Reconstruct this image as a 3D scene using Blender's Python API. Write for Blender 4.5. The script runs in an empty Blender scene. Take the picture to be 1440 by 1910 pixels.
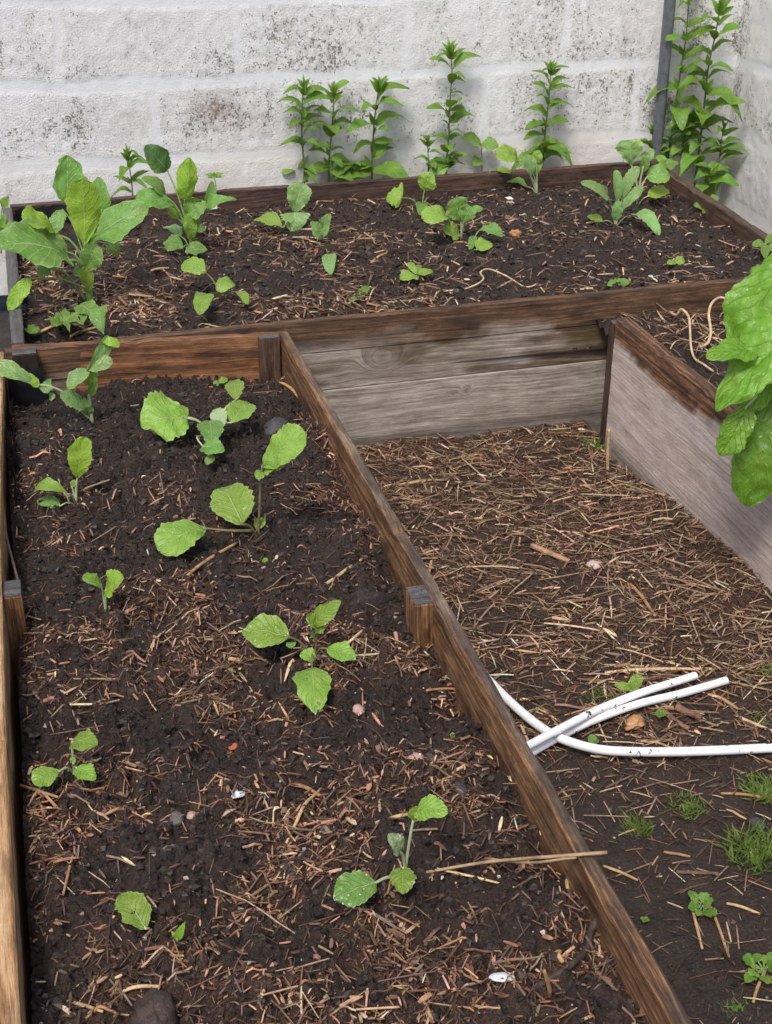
import bpy, math, random
import numpy as np

# ------------------------------------------------------------------ camera, sky, sun, exposure
SC = bpy.context.scene
COL = SC.collection
T = 0.26                                   # height of the bed rims above the path
CAM = np.array([0.0, 0.0, T + 0.9])
F = 2510.0
_p, _y, _r = [math.radians(a) for a in (27.62, 15.16, 0.44)]
CW = np.array([math.sin(_y) * math.cos(_p), math.cos(_y) * math.cos(_p), -math.sin(_p)])
_r0 = np.array([math.cos(_y), -math.sin(_y), 0.0])
_u0 = np.cross(_r0, CW)
CR = _r0 * math.cos(_r) + _u0 * math.sin(_r)
CU = -_r0 * math.sin(_r) + _u0 * math.cos(_r)
from mathutils import Matrix, Vector
cd = bpy.data.cameras.new('camera')
cam = bpy.data.objects.new('camera', cd)
COL.objects.link(cam)
cam.matrix_world = Matrix(((CR[0], CU[0], -CW[0], CAM[0]), (CR[1], CU[1], -CW[1], CAM[1]),
                           (CR[2], CU[2], -CW[2], CAM[2]), (0, 0, 0, 1)))
cd.sensor_fit = 'VERTICAL'
cd.sensor_height = 24.0
cd.lens = F / 1910.0 * 24.0
cd.clip_start = 0.05
cd.clip_end = 200
cd.dof.use_dof = True
cd.dof.focus_distance = 1.6
cd.dof.aperture_fstop = 32.0
SC.camera = cam

SUN_EL, SUN_AZ = math.radians(56), math.radians(215)    # azimuth clockwise from +Y: behind and left of the camera
world = bpy.data.worlds.new('World')
SC.world = world
world.use_nodes = True
nt = world.node_tree
bg = nt.nodes['Background']
sky = nt.nodes.new('ShaderNodeTexSky')
sky.sky_type = 'NISHITA'
sky.sun_disc = False
sky.sun_elevation = SUN_EL
sky.sun_rotation = SUN_AZ
sky.air_density = 0.8
sky.dust_density = 3.0
sky.ozone_density = 0.6
nt.links.new(sky.outputs[0], bg.inputs[0])
bg.inputs[1].default_value = 0.10
sd = bpy.data.lights.new('sun', 'SUN')
sd.energy = 1.5
sd.angle = math.radians(17)
sd.color = (1.0, 0.975, 0.94)
sun = bpy.data.objects.new('sun', sd)
COL.objects.link(sun)
_d = Vector((math.sin(SUN_AZ) * math.cos(SUN_EL), math.cos(SUN_AZ) * math.cos(SUN_EL), math.sin(SUN_EL)))
sun.rotation_euler = _d.to_track_quat('Z', 'Y').to_euler()
SC.view_settings.view_transform = 'Standard'
SC.view_settings.look = 'None'
SC.view_settings.gamma = 1.0
SC.view_settings.exposure = 0.78

RNG = np.random.default_rng(7)
random.seed(7)
UP = np.array([0.0, 0.0, 1.0])

# ------------------------------------------------------------------ helpers
def unit(v):
    v = np.asarray(v, float)
    return v / max(1e-9, np.linalg.norm(v))

def ray(x, y):
    return CW + CR * (x - 720) / F - CU * (y - 955) / F

def at_z(x, y, z):
    d = ray(x, y)
    return CAM + d * ((z - CAM[2]) / d[2])

def at_y(x, y, Y):
    d = ray(x, y)
    return CAM + d * ((Y - CAM[1]) / d[1])

def project(p):
    q = np.asarray(p) - CAM
    zc = q @ CW
    return np.array([720 + F * (q @ CR) / zc, 955 - F * (q @ CU) / zc]), zc

def tag(o, label=None, cat=None, group=None, kind=None):
    if label: o['label'] = label
    if cat: o['category'] = cat
    if group: o['group'] = group
    if kind: o['kind'] = kind
    return o

def thing(name, label, cat, loc=(0, 0, 0), group=None):
    o = bpy.data.objects.new(name, None)
    o.empty_display_size = 0.02
    COL.objects.link(o)
    o.location = [float(a) for a in loc]
    return tag(o, label, cat, group)

def org(parent):
    p = np.zeros(3)
    while parent is not None:
        p = p + np.array(parent.location)
        parent = parent.parent
    return p

def mk(name, V, Q, mat, parent=None, uv=None, attrs=None, smooth=True, col=None):
    """V: verts in world coordinates (n,3); Q: quads (m,4); uv per vertex (n,2); attrs {name: per-vertex float}; col per-vertex rgb"""
    V = np.asarray(V, float)
    Q = np.asarray(Q, np.int32)
    if parent is None:
        loc = np.array([V[:, 0].mean(), V[:, 1].mean(), V[:, 2].min()])
    else:
        loc = org(parent)
    me = bpy.data.meshes.new(name)
    me.vertices.add(len(V))
    me.vertices.foreach_set('co', (V - loc).astype(np.float32).ravel())
    me.loops.add(Q.size)
    me.loops.foreach_set('vertex_index', Q.ravel())
    me.polygons.add(len(Q))
    me.polygons.foreach_set('loop_start', np.arange(0, Q.size, 4, dtype=np.int32))
    me.polygons.foreach_set('loop_total', np.full(len(Q), 4, np.int32))
    me.polygons.foreach_set('use_smooth', np.full(len(Q), smooth, bool))
    if uv is not None:
        l = me.uv_layers.new(name='UVMap')
        l.data.foreach_set('uv', np.asarray(uv, np.float32)[Q.ravel()].ravel())
    for k, a in (attrs or {}).items():
        at = me.attributes.new(k, 'FLOAT', 'POINT')
        at.data.foreach_set('value', np.asarray(a, np.float32))
    if col is not None:
        at = me.attributes.new('tint', 'FLOAT_COLOR', 'POINT')
        c = np.ones((len(V), 4), np.float32)
        c[:, :3] = col
        at.data.foreach_set('color', c.ravel())
    me.update(calc_edges=True)
    me.validate()
    me.materials.append(mat)
    o = bpy.data.objects.new(name, me)
    COL.objects.link(o)
    if parent is not None:
        o.parent = parent
    else:
        o.location = [float(a) for a in loc]
    return o

def grid_quads(nu, nv):
    i, j = np.meshgrid(np.arange(nu - 1), np.arange(nv - 1), indexing='ij')
    a = (i * nv + j).ravel()
    return np.stack([a, a + nv, a + nv + 1, a + 1], 1)

# smooth value noise, any number of points
_LAT = np.random.default_rng(11).random((256, 256))
def vnoise(x, y):
    xi, yi = np.floor(x).astype(int), np.floor(y).astype(int)
    fx, fy = x - xi, y - yi
    fx, fy = fx * fx * (3 - 2 * fx), fy * fy * (3 - 2 * fy)
    a, b = _LAT[xi % 256, yi % 256], _LAT[(xi + 1) % 256, yi % 256]
    c, d = _LAT[xi % 256, (yi + 1) % 256], _LAT[(xi + 1) % 256, (yi + 1) % 256]
    return (a * (1 - fx) + b * fx) * (1 - fy) + (c * (1 - fx) + d * fx) * fy - 0.5

def fbm(x, y, f, o=4, g=0.5):
    x, y = np.asarray(x, float), np.asarray(y, float)
    s, a = 0, 1.0
    for k in range(o):
        s = s + a * vnoise(x * f + 17.3 * k, y * f + 5.7 * k)
        a *= g
        f *= 2.03
    return s

def smooth01(t):
    t = np.clip(t, 0, 1)
    return t * t * (3 - 2 * t)

# ------------------------------------------------------------------ materials
def newmat(name):
    m = bpy.data.materials.new(name)
    m.use_nodes = True
    t = m.node_tree
    return m, t, t.nodes['Principled BSDF']

def N(t, kind, **kw):
    n = t.nodes.new(kind)
    for k, v in kw.items():
        if k == 'ins':
            for i, x in v.items():
                if isinstance(x, bpy.types.NodeSocket): t.links.new(x, n.inputs[i])
                else: n.inputs[i].default_value = x
        else:
            setattr(n, k, v)
    return n

def math_(t, op, a, b=0.0, clamp=False):
    n = N(t, 'ShaderNodeMath', operation=op, use_clamp=clamp, ins={0: a, 1: b})
    return n.outputs[0]

def ramp(t, fac, stops, interp='LINEAR'):
    n = N(t, 'ShaderNodeValToRGB', ins={0: fac})
    cr = n.color_ramp
    cr.interpolation = interp
    while len(cr.elements) < len(stops): cr.elements.new(0.5)
    for e, (p, c) in zip(cr.elements, stops):
        e.position = p
        e.color = (c, c, c, 1) if not hasattr(c, '__len__') else (*c, 1)
    return n.outputs[0]

def mixc(t, fac, a, b, mode='MIX'):
    n = N(t, 'ShaderNodeMix', data_type='RGBA', blend_type=mode)
    for i, x in ((0, fac), (6, a), (7, b)):
        if isinstance(x, bpy.types.NodeSocket): t.links.new(x, n.inputs[i])
        elif i == 0: n.inputs[0].default_value = x
        else: n.inputs[i].default_value = (*x, 1)
    return n.outputs[2]

def noise(t, vec, scale, detail=4, rough=0.55, dist=0.0):
    n = N(t, 'ShaderNodeTexNoise', ins={'Vector': vec, 'Scale': scale, 'Detail': detail, 'Roughness': rough, 'Distortion': dist})
    return n.outputs[0]

def pos(t):
    return N(t, 'ShaderNodeNewGeometry').outputs['Position']

def uvm(t, sx=1.0, sy=1.0):
    u = N(t, 'ShaderNodeTexCoord').outputs['UV']
    return N(t, 'ShaderNodeMapping', ins={'Vector': u, 'Scale': (sx, sy, 1)}).outputs[0]

def attr(t, name, out='Fac'):
    return N(t, 'ShaderNodeAttribute', attribute_name=name).outputs[out]

def bump(t, b, h, strength=0.5, dist=0.003, prev=None):
    n = N(t, 'ShaderNodeBump', ins={'Strength': strength, 'Distance': dist, 'Height': h})
    if prev is not None: t.links.new(prev, n.inputs['Normal'])
    t.links.new(n.outputs[0], b.inputs['Normal'])
    return n.outputs[0]

def soil_mat(name, c0, c1, c2, wet=0.5):
    m, t, b = newmat(name)
    p = pos(t)
    n1 = noise(t, p, 22, 5, 0.6)
    n2 = noise(t, p, 260, 4, 0.7)
    c = ramp(t, n1, [(0.3, c0), (0.55, c1), (0.75, c2)])
    c = mixc(t, ramp(t, n2, [(0.45, 0.0), (0.75, 0.7)]), c, tuple(1.9 * x for x in c2))
    # fine pale flecks of grit and fibre
    v = N(t, 'ShaderNodeTexVoronoi', ins={'Vector': p, 'Scale': 190.0, 'Randomness': 1.0})
    fl = math_(t, 'LESS_THAN', v.outputs['Distance'], 0.16)
    sel = math_(t, 'GREATER_THAN', N(t, 'ShaderNodeSeparateColor', ins={0: v.outputs['Color']}).outputs[0], 0.88)
    c = mixc(t, math_(t, 'MULTIPLY', math_(t, 'MULTIPLY', fl, sel), 0.7), c, (0.30, 0.20, 0.13))
    # matted fibre and chaff trodden into the soil where mulch is thick
    mm = N(t, 'ShaderNodeMapping', ins={'Vector': p, 'Rotation': (0, 0, 0.5), 'Scale': (1, 2.6, 1)}).outputs[0]
    mm2 = N(t, 'ShaderNodeMapping', ins={'Vector': p, 'Rotation': (0, 0, 2.1), 'Scale': (1, 3.2, 1)}).outputs[0]
    fibn = math_(t, 'MAXIMUM', noise(t, mm, 150, 4, 0.7, 0.6), noise(t, mm2, 170, 4, 0.7, 0.6))
    fc = ramp(t, fibn, [(0.44, (0.020, 0.011, 0.008)), (0.56, (0.085, 0.040, 0.022)), (0.72, (0.25, 0.13, 0.07))])
    mk_ = math_(t, 'MULTIPLY', attr(t, 'mat'), ramp(t, noise(t, p, 60, 4, 0.65), [(0.36, 0.0), (0.6, 1.0)]))
    c = mixc(t, mk_, c, fc)
    t.links.new(c, b.inputs['Base Color'])
    r = ramp(t, noise(t, p, 9, 3), [(0.35, 0.36 if wet > 0.6 else 0.42), (0.65, 0.8)])
    t.links.new(r, b.inputs['Roughness'])
    b.inputs['Specular IOR Level'].default_value = 0.45
    k = bump(t, b, n2, 1.0, 0.006)
    bump(t, b, noise(t, p, 900, 2), 0.5, 0.0012, k)
    return m

M_SOIL = soil_mat('soil', (0.011, 0.0067, 0.0051), (0.025, 0.0156, 0.0115), (0.056, 0.036, 0.026))
M_MUD = soil_mat('mud', (0.0155, 0.0105, 0.0078), (0.030, 0.021, 0.0155), (0.054, 0.040, 0.031), 0.9)

def wood_mat(name, dark, mid, light, dry=None, rough=0.6, grain=1.0):
    """UV in metres, u along the board; attributes wet (0 dry grey .. 1 wet stained) and alga (green tinge)"""
    m, t, b = newmat(name)
    rnd = N(t, 'ShaderNodeObjectInfo').outputs['Random']
    uv = N(t, 'ShaderNodeVectorMath', operation='ADD', ins={0: uvm(t, 1, 1), 1: N(t, 'ShaderNodeCombineXYZ', ins={0: math_(t, 'MULTIPLY', rnd, 13.7), 1: math_(t, 'MULTIPLY', rnd, 3.1)}).outputs[0]}).outputs[0]
    def st(sx, sy): return N(t, 'ShaderNodeMapping', ins={'Vector': uv, 'Scale': (sx, sy, 1)}).outputs[0]
    # warped growth-ring bands, then fine fibres
    wv = noise(t, st(2.2, 9), 1.0, 3, 0.5)
    v = N(t, 'ShaderNodeSeparateXYZ', ins={0: uv}).outputs[1]
    wrp = N(t, 'ShaderNodeVectorMath', operation='ADD', ins={0: uv, 1: N(t, 'ShaderNodeCombineXYZ', ins={0: 0.0, 1: math_(t, 'MULTIPLY', wv, 0.05)}).outputs[0]}).outputs[0]
    def sw(sx, sy): return N(t, 'ShaderNodeMapping', ins={'Vector': wrp, 'Scale': (sx, sy, 1)}).outputs[0]
    rings = noise(t, sw(2.0, 170 * grain), 1.0, 3, 0.6)
    fib = noise(t, st(42, 900), 1.0, 4, 0.75)
    big = noise(t, st(13, 42), 1.0, 6, 0.7)
    g = math_(t, 'ADD', math_(t, 'MULTIPLY', rings, 0.36), math_(t, 'ADD', math_(t, 'MULTIPLY', fib, 0.36), math_(t, 'MULTIPLY', big, 0.30)))
    wetc = ramp(t, g, [(0.41, dark), (0.505, mid), (0.61, light)])
    # grime blotches
    blot = ramp(t, noise(t, st(9, 40), 1.0, 5, 0.65), [(0.5, 0.0), (0.68, 0.8)])
    wetc = mixc(t, blot, wetc, tuple(0.55 * x for x in dark))
    c = wetc
    if dry:
        dc = ramp(t, g, [(0.40, dry[0]), (0.50, dry[1]), (0.60, dry[2])])
        w = attr(t, 'wet')
        c = mixc(t, w, dc, wetc)
    c = mixc(t, math_(t, 'MULTIPLY', attr(t, 'alga'), 0.8), c, (0.085, 0.075, 0.026))
    c = mixc(t, attr(t, 'darkening'), c, (0.018, 0.014, 0.012))  # dark overlay: dirt blotches, knot hearts, darker feet and corners
    t.links.new(c, b.inputs['Base Color'])
    t.links.new(ramp(t, big, [(0.35, rough - 0.16), (0.65, rough + 0.14)]), b.inputs['Roughness'])
    k = bump(t, b, g, 0.8, 0.003)
    bump(t, b, fib, 0.4, 0.001, k)
    return m

M_WOOD_WARM = wood_mat('wet_brown_wood', (0.026, 0.012, 0.006), (0.15, 0.068, 0.028), (0.44, 0.235, 0.10), dry=((0.055, 0.038, 0.028), (0.165, 0.115, 0.078), (0.42, 0.32, 0.22)), rough=0.6)
M_WOOD_RED = wood_mat('wet_red_brown_wood', (0.032, 0.013, 0.007), (0.19, 0.078, 0.030), (0.42, 0.20, 0.08), rough=0.5)
M_WOOD_DARK = wood_mat('wet_dark_wood', (0.020, 0.011, 0.008), (0.070, 0.037, 0.024), (0.17, 0.10, 0.065), rough=0.55)
M_WOOD_PLANK = wood_mat('weathered_plank', (0.028, 0.014, 0.008), (0.100, 0.050, 0.024), (0.25, 0.135, 0.065),
                        dry=((0.15, 0.115, 0.09), (0.34, 0.28, 0.23), (0.56, 0.495, 0.42)), rough=0.7)
M_WOOD_GREY = wood_mat('grey_plank', (0.030, 0.014, 0.008), (0.10, 0.045, 0.022), (0.50, 0.24, 0.095),
                       dry=((0.32, 0.245, 0.205), (0.53, 0.43, 0.37), (0.72, 0.62, 0.55)), rough=0.72, grain=1.3)
M_WOOD_PALE = wood_mat('pale_orange_wood', (0.13, 0.06, 0.026), (0.48, 0.26, 0.11), (0.74, 0.50, 0.28), rough=0.6)
M_WOOD_END = wood_mat('grey_end_grain', (0.05, 0.046, 0.045), (0.10, 0.095, 0.092), (0.17, 0.16, 0.155), rough=0.8)

def plain(name, c, rough=0.6, metal=0.0, var=0.35, scale=40, bumps=0.3, bd=0.002):
    m, t, b = newmat(name)
    p = pos(t)
    n = noise(t, p, scale, 5, 0.6)
    col = ramp(t, n, [(0.3, tuple(x * (1 - var) for x in c)), (0.7, tuple(min(1, x * (1 + var)) for x in c))])
    t.links.new(col, b.inputs['Base Color'])
    b.inputs['Roughness'].default_value = rough
    b.inputs['Metallic'].default_value = metal
    if bumps: bump(t, b, noise(t, p, scale * 5, 3), bumps, bd)
    return m

M_LINER = plain('black_plastic_liner', (0.010, 0.011, 0.013), 0.4, 0, 0.4, 30)
M_STEEL = plain('galvanised_steel', (0.17, 0.18, 0.195), 0.45, 0.6, 0.25, 60, 0.1)
M_STONE = plain('grey_stone', (0.12, 0.105, 0.095), 0.8, 0, 0.4, 90)
M_STONE_DARK = plain('dark_grey_stone', (0.055, 0.052, 0.055), 0.7, 0, 0.35, 90)
M_STONE_PINK = plain('pinkish_stone', (0.42, 0.27, 0.22), 0.75, 0, 0.3, 110)
M_BRICK = plain('red_brick_crumb', (0.42, 0.115, 0.055), 0.85, 0, 0.3, 120)
M_SHELL = plain('white_shell', (0.62, 0.63, 0.64), 0.4, 0, 0.2, 160)
M_LABEL = plain('white_plastic', (0.74, 0.75, 0.77), 0.4, 0, 0.1, 60)
M_STRAWTHING = plain('straw', (0.34, 0.225, 0.125), 0.6, 0, 0.45, 60, 0.5)
M_TWIG = plain('grey_brown_twig', (0.20, 0.135, 0.095), 0.75, 0, 0.4, 60, 0.5)
M_BARK = plain('brown_bark', (0.20, 0.105, 0.066), 0.75, 0, 0.55, 55, 0.8)
M_ROOT = plain('dark_root', (0.050, 0.033, 0.026), 0.7, 0, 0.5, 80, 0.8)
M_PALE_ROOT = plain('dry_pale_root', (0.58, 0.42, 0.25), 0.65, 0, 0.3, 70, 0.3)
M_CLOD = soil_mat('soil_clod', (0.022, 0.016, 0.014), (0.040, 0.030, 0.025), (0.062, 0.047, 0.040))

def straw_mat():
    m, t, b = newmat('loose_straw')
    c = attr(t, 'tint', 'Color')
    n = noise(t, pos(t), 140, 3, 0.6)
    c = mixc(t, 1.0, c, ramp(t, n, [(0.3, 0.55), (0.7, 1.2)]), 'MULTIPLY')
    t.links.new(c, b.inputs['Base Color'])
    b.inputs['Roughness'].default_value = 0.55
    bump(t, b, noise(t, pos(t), 700, 2), 0.4, 0.001)
    return m
M_STRAW = straw_mat()

def hose_mat():
    m, t, b = newmat('white_pipe')
    p = pos(t)
    n = noise(t, p, 95, 5, 0.7)
    m2 = noise(t, p, 11, 2, 0.5)
    spots = math_(t, 'GREATER_THAN', math_(t, 'ADD', n, math_(t, 'MULTIPLY', m2, 0.55)), 0.915)
    film = ramp(t, noise(t, p, 30, 4), [(0.4, (0.88, 0.88, 0.875)), (0.75, (0.76, 0.75, 0.735))])
    c = mixc(t, spots, film, (0.03, 0.022, 0.018))
    t.links.new(c, b.inputs['Base Color'])
    b.inputs['Roughness'].default_value = 0.38
    bump(t, b, n, 0.15, 0.001)
    return m
M_HOSE = hose_mat()

def leaf_mat(name, c, c2, vein, trans=0.30, rough=0.42, veins=7.0, vw=0.035):
    """UV: u along the midrib 0..1, v across -1..1"""
    m, t, b = newmat(name)
    uv = N(t, 'ShaderNodeTexCoord').outputs['UV']
    s = N(t, 'ShaderNodeSeparateXYZ', ins={0: uv})
    u, v = s.outputs[0], s.outputs[1]
    av = math_(t, 'ABSOLUTE', v)
    wob = noise(t, uv, 3.0, 2)
    side = math_(t, 'ADD', math_(t, 'SUBTRACT', math_(t, 'MULTIPLY', u, veins), math_(t, 'MULTIPLY', av, 2.4)), math_(t, 'MULTIPLY', wob, 0.9))
    fr = math_(t, 'ABSOLUTE', math_(t, 'SUBTRACT', math_(t, 'FRACT', side), 0.5))
    sv = ramp(t, fr, [(0.0, 1.0), (0.055, 0.55), (0.13, 0.0)])
    wd = math_(t, 'MULTIPLY_ADD', u, -vw * 1.3)
    wd.node.inputs[2].default_value = vw * 1.9
    mr = math_(t, 'SUBTRACT', 1.0, math_(t, 'DIVIDE', av, wd), True)
    mr = ramp(t, mr, [(0.0, 0.0), (0.45, 1.0)])
    vm = math_(t, 'MAXIMUM', mr, math_(t, 'MULTIPLY', sv, 0.5))
    p = pos(t)
    rnd = N(t, 'ShaderNodeObjectInfo').outputs['Random']
    base = mixc(t, ramp(t, noise(t, p, 45, 4), [(0.35, 0.0), (0.65, 1.0)]), c, c2)
    hs = N(t, 'ShaderNodeHueSaturation', ins={'Hue': math_(t, 'MULTIPLY_ADD', rnd, 0.022), 'Saturation': 1.0, 'Value': math_(t, 'MULTIPLY_ADD', rnd, 0.4), 'Color': base})
    hs.inputs['Hue'].links[0].from_node.inputs[2].default_value = 0.489
    hs.inputs['Value'].links[0].from_node.inputs[2].default_value = 0.82
    # paler rim, faint blotches, a few brown specks
    hs_ = mixc(t, ramp(t, av, [(0.90, 0.0), (1.0, 0.45)]), hs.outputs[0], vein)
    hs_ = mixc(t, ramp(t, noise(t, p, 24, 3), [(0.52, 0.0), (0.70, 0.35)]), hs_, (0.30, 0.40, 0.06))
    hs_ = mixc(t, ramp(t, noise(t, p, 230, 2), [(0.70, 0.0), (0.74, 0.6)]), hs_, (0.09, 0.06, 0.02))
    col = mixc(t, math_(t, 'MULTIPLY', vm, 0.75), hs_, vein)
    t.links.new(col, b.inputs['Base Color'])
    t.links.new(ramp(t, noise(t, p, 70, 3), [(0.35, rough - 0.12), (0.65, rough + 0.15)]), b.inputs['Roughness'])
    b.inputs['Specular IOR Level'].default_value = 0.45
    h = math_(t, 'ADD', math_(t, 'MULTIPLY', vm, -0.7), math_(t, 'MULTIPLY', noise(t, p, 130, 3), 0.9))
    nb = bump(t, b, h, 0.8, 0.003)
    tr = N(t, 'ShaderNodeBsdfTranslucent', ins={'Color': mixc(t, 0.55, col, (0.30, 0.42, 0.02)), 'Normal': nb})
    ms = N(t, 'ShaderNodeMixShader', ins={0: trans, 1: b.outputs[0], 2: tr.outputs[0]})
    t.links.new(ms.outputs[0], t.nodes['Material Output'].inputs['Surface'])
    return m

M_LEAF = {
    'bright': leaf_mat('young_leaf', (0.215, 0.375, 0.040), (0.29, 0.46, 0.075), (0.46, 0.60, 0.22)),
    'yellow': leaf_mat('yellow_green_leaf', (0.24, 0.42, 0.03), (0.31, 0.49, 0.05), (0.48, 0.60, 0.20)),  # yellow-green leaves; base colour brightened to carry light shining through the blade
    'mid': leaf_mat('cabbage_leaf', (0.135, 0.30, 0.050), (0.20, 0.375, 0.085), (0.48, 0.62, 0.28)),
    'dark': leaf_mat('dark_cabbage_leaf', (0.040, 0.115, 0.035), (0.065, 0.16, 0.050), (0.26, 0.40, 0.18)),
    'blue': leaf_mat('grey_green_leaf', (0.175, 0.335, 0.095), (0.24, 0.41, 0.135), (0.45, 0.60, 0.30), trans=0.2),
    'pale': leaf_mat('pale_leaf_underside', (0.33, 0.42, 0.20), (0.38, 0.48, 0.25), (0.5, 0.56, 0.36), trans=0.2),
    'weed': leaf_mat('weed_leaf', (0.105, 0.235, 0.026), (0.17, 0.32, 0.045), (0.28, 0.42, 0.10), veins=9.0, vw=0.03),
    'weedlight': leaf_mat('light_weed_leaf', (0.17, 0.32, 0.055), (0.22, 0.38, 0.075), (0.32, 0.46, 0.15), veins=9.0, vw=0.03),
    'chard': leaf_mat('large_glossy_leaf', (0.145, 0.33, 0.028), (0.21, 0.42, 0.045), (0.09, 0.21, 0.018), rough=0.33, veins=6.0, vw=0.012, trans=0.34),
    'charddark': leaf_mat('large_dark_green_leaf', (0.085, 0.22, 0.014), (0.13, 0.29, 0.025), (0.22, 0.38, 0.06), rough=0.3, veins=6.0, vw=0.014, trans=0.3),  # darker green for some leaves of the same plant
}
M_STEM = {
    'green': plain('green_stalk', (0.20, 0.32, 0.10), 0.5, 0, 0.25, 60, 0.2),
    'pale': plain('pale_green_stalk', (0.38, 0.44, 0.24), 0.5, 0, 0.2, 60, 0.2),
    'brown': plain('brown_green_stalk', (0.15, 0.125, 0.055), 0.6, 0, 0.4, 60, 0.2),
    'weed': plain('weed_stalk', (0.085, 0.125, 0.035), 0.55, 0, 0.4, 60, 0.2),
}
M_GRASS = leaf_mat('grass_blade', (0.13, 0.22, 0.035), (0.22, 0.33, 0.07), (0.26, 0.36, 0.10), veins=0.0)
_m, _t, _b = newmat('water')
_b.inputs['Base Color'].default_value = (0.9, 0.95, 0.9, 1)
_b.inputs['Roughness'].default_value = 0.03
_b.inputs['Transmission Weight'].default_value = 0.6
_b.inputs['IOR'].default_value = 1.33
_b.inputs['Specular IOR Level'].default_value = 1.0
M_WATER = _m

def wall_mat():
    m, t, b = newmat('painted_block')
    p = pos(t)
    g, br, jo = attr(t, 'grime'), attr(t, 'brown'), attr(t, 'joint')
    st = N(t, 'ShaderNodeMapping', ins={'Vector': p, 'Scale': (1, 1, 0.8)}).outputs[0]
    pit = math_(t, 'ADD', math_(t, 'MULTIPLY', noise(t, st, 210, 4, 0.6), 0.62), math_(t, 'MULTIPLY', noise(t, st, 70, 4, 0.6), 0.38))
    # pits: the paint never reached the bottom of the pores, more of them where grime is high
    th = math_(t, 'MULTIPLY_ADD', g, -0.155)
    th.node.inputs[2].default_value = 0.628
    d = math_(t, 'SUBTRACT', pit, th)
    pm = ramp(t, math_(t, 'MULTIPLY', d, 14.0), [(0.0, 0.0), (1.0, 0.92)])
    base = ramp(t, noise(t, p, 7, 4, 0.6), [(0.3, (0.70, 0.695, 0.68)), (0.7, (0.765, 0.765, 0.755))])
    base = mixc(t, jo, base, (0.745, 0.755, 0.765))
    base = mixc(t, math_(t, 'MULTIPLY', attr(t, 'cream'), 0.8), base, (0.70, 0.655, 0.585))
    film = ramp(t, noise(t, st, 55, 5, 0.7), [(0.42, 0.0), (0.68, 1.0)])
    base = mixc(t, math_(t, 'MULTIPLY', math_(t, 'MULTIPLY', film, g), 1.0), base, (0.38, 0.355, 0.32))
    base = mixc(t, math_(t, 'MULTIPLY', br, ramp(t, noise(t, st, 90, 5, 0.7), [(0.36, 0.0), (0.56, 0.85)])), base, (0.27, 0.185, 0.125))
    c = mixc(t, pm, base, (0.15, 0.125, 0.105))
    t.links.new(c, b.inputs['Base Color'])
    b.inputs['Roughness'].default_value = 0.75
    h = math_(t, 'SUBTRACT', math_(t, 'MULTIPLY', noise(t, p, 230, 3, 0.55), 1.0), math_(t, 'MULTIPLY', pm, 0.5))
    h = math_(t, 'MULTIPLY', h, math_(t, 'MULTIPLY_ADD', jo, -0.55))
    h.node.inputs[1].links[0].from_node.inputs[2].default_value = 1.0
    bump(t, b, h, 0.6, 0.0035)
    return m
M_WALL = wall_mat()

# ------------------------------------------------------------------ generic geometry
def tube(pts, rad, k=7, sub=4, cap=True):
    """smooth tube through pts; rad one value or one per point"""
    P = np.asarray(pts, float)
    R = np.full(len(P), rad) if np.isscalar(rad) else np.asarray(rad, float)
    if len(P) > 2 and sub > 1:
        Q, S = [], []
        for i in range(len(P) - 1):
            p0, p1, p2, p3 = P[max(i - 1, 0)], P[i], P[i + 1], P[min(i + 2, len(P) - 1)]
            for s in np.linspace(0, 1, sub, endpoint=False):
                Q.append(0.5 * (2 * p1 + (p2 - p0) * s + (2 * p0 - 5 * p1 + 4 * p2 - p3) * s ** 2 + (3 * p1 - p0 - 3 * p2 + p3) * s ** 3))
                S.append(R[i] * (1 - s) + R[i + 1] * s)
        Q.append(P[-1]); S.append(R[-1])
        P, R = np.array(Q), np.array(S)
    n = len(P)
    tang = np.gradient(P, axis=0)
    tang /= np.maximum(1e-9, np.linalg.norm(tang, axis=1))[:, None]
    a = np.cross(tang[0], UP if abs(tang[0][2]) < 0.9 else np.array([1.0, 0, 0]))
    V = []
    an = np.linspace(0, 2 * math.pi, k, endpoint=False)
    if cap:
        V.append(np.repeat(P[:1], k, 0))
    for i in range(n):
        a = unit(a - tang[i] * (a @ tang[i]))
        b = np.cross(tang[i], a)
        V.append(P[i] + R[i] * (np.cos(an)[:, None] * a + np.sin(an)[:, None] * b))
    if cap:
        V.append(np.repeat(P[-1:], k, 0))
    m = len(V)
    V = np.concatenate(V)
    Q = []
    for i in range(m - 1):
        for j in range(k):
            Q.append((i * k + j, i * k + (j + 1) % k, (i + 1) * k + (j + 1) % k, (i + 1) * k + j))
    return V, np.array(Q)

def join(*parts):
    V, Q, o = [], [], 0
    for v, q in parts:
        V.append(v); Q.append(np.asarray(q) + o); o += len(v)
    return np.concatenate(V), np.concatenate(Q)

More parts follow.
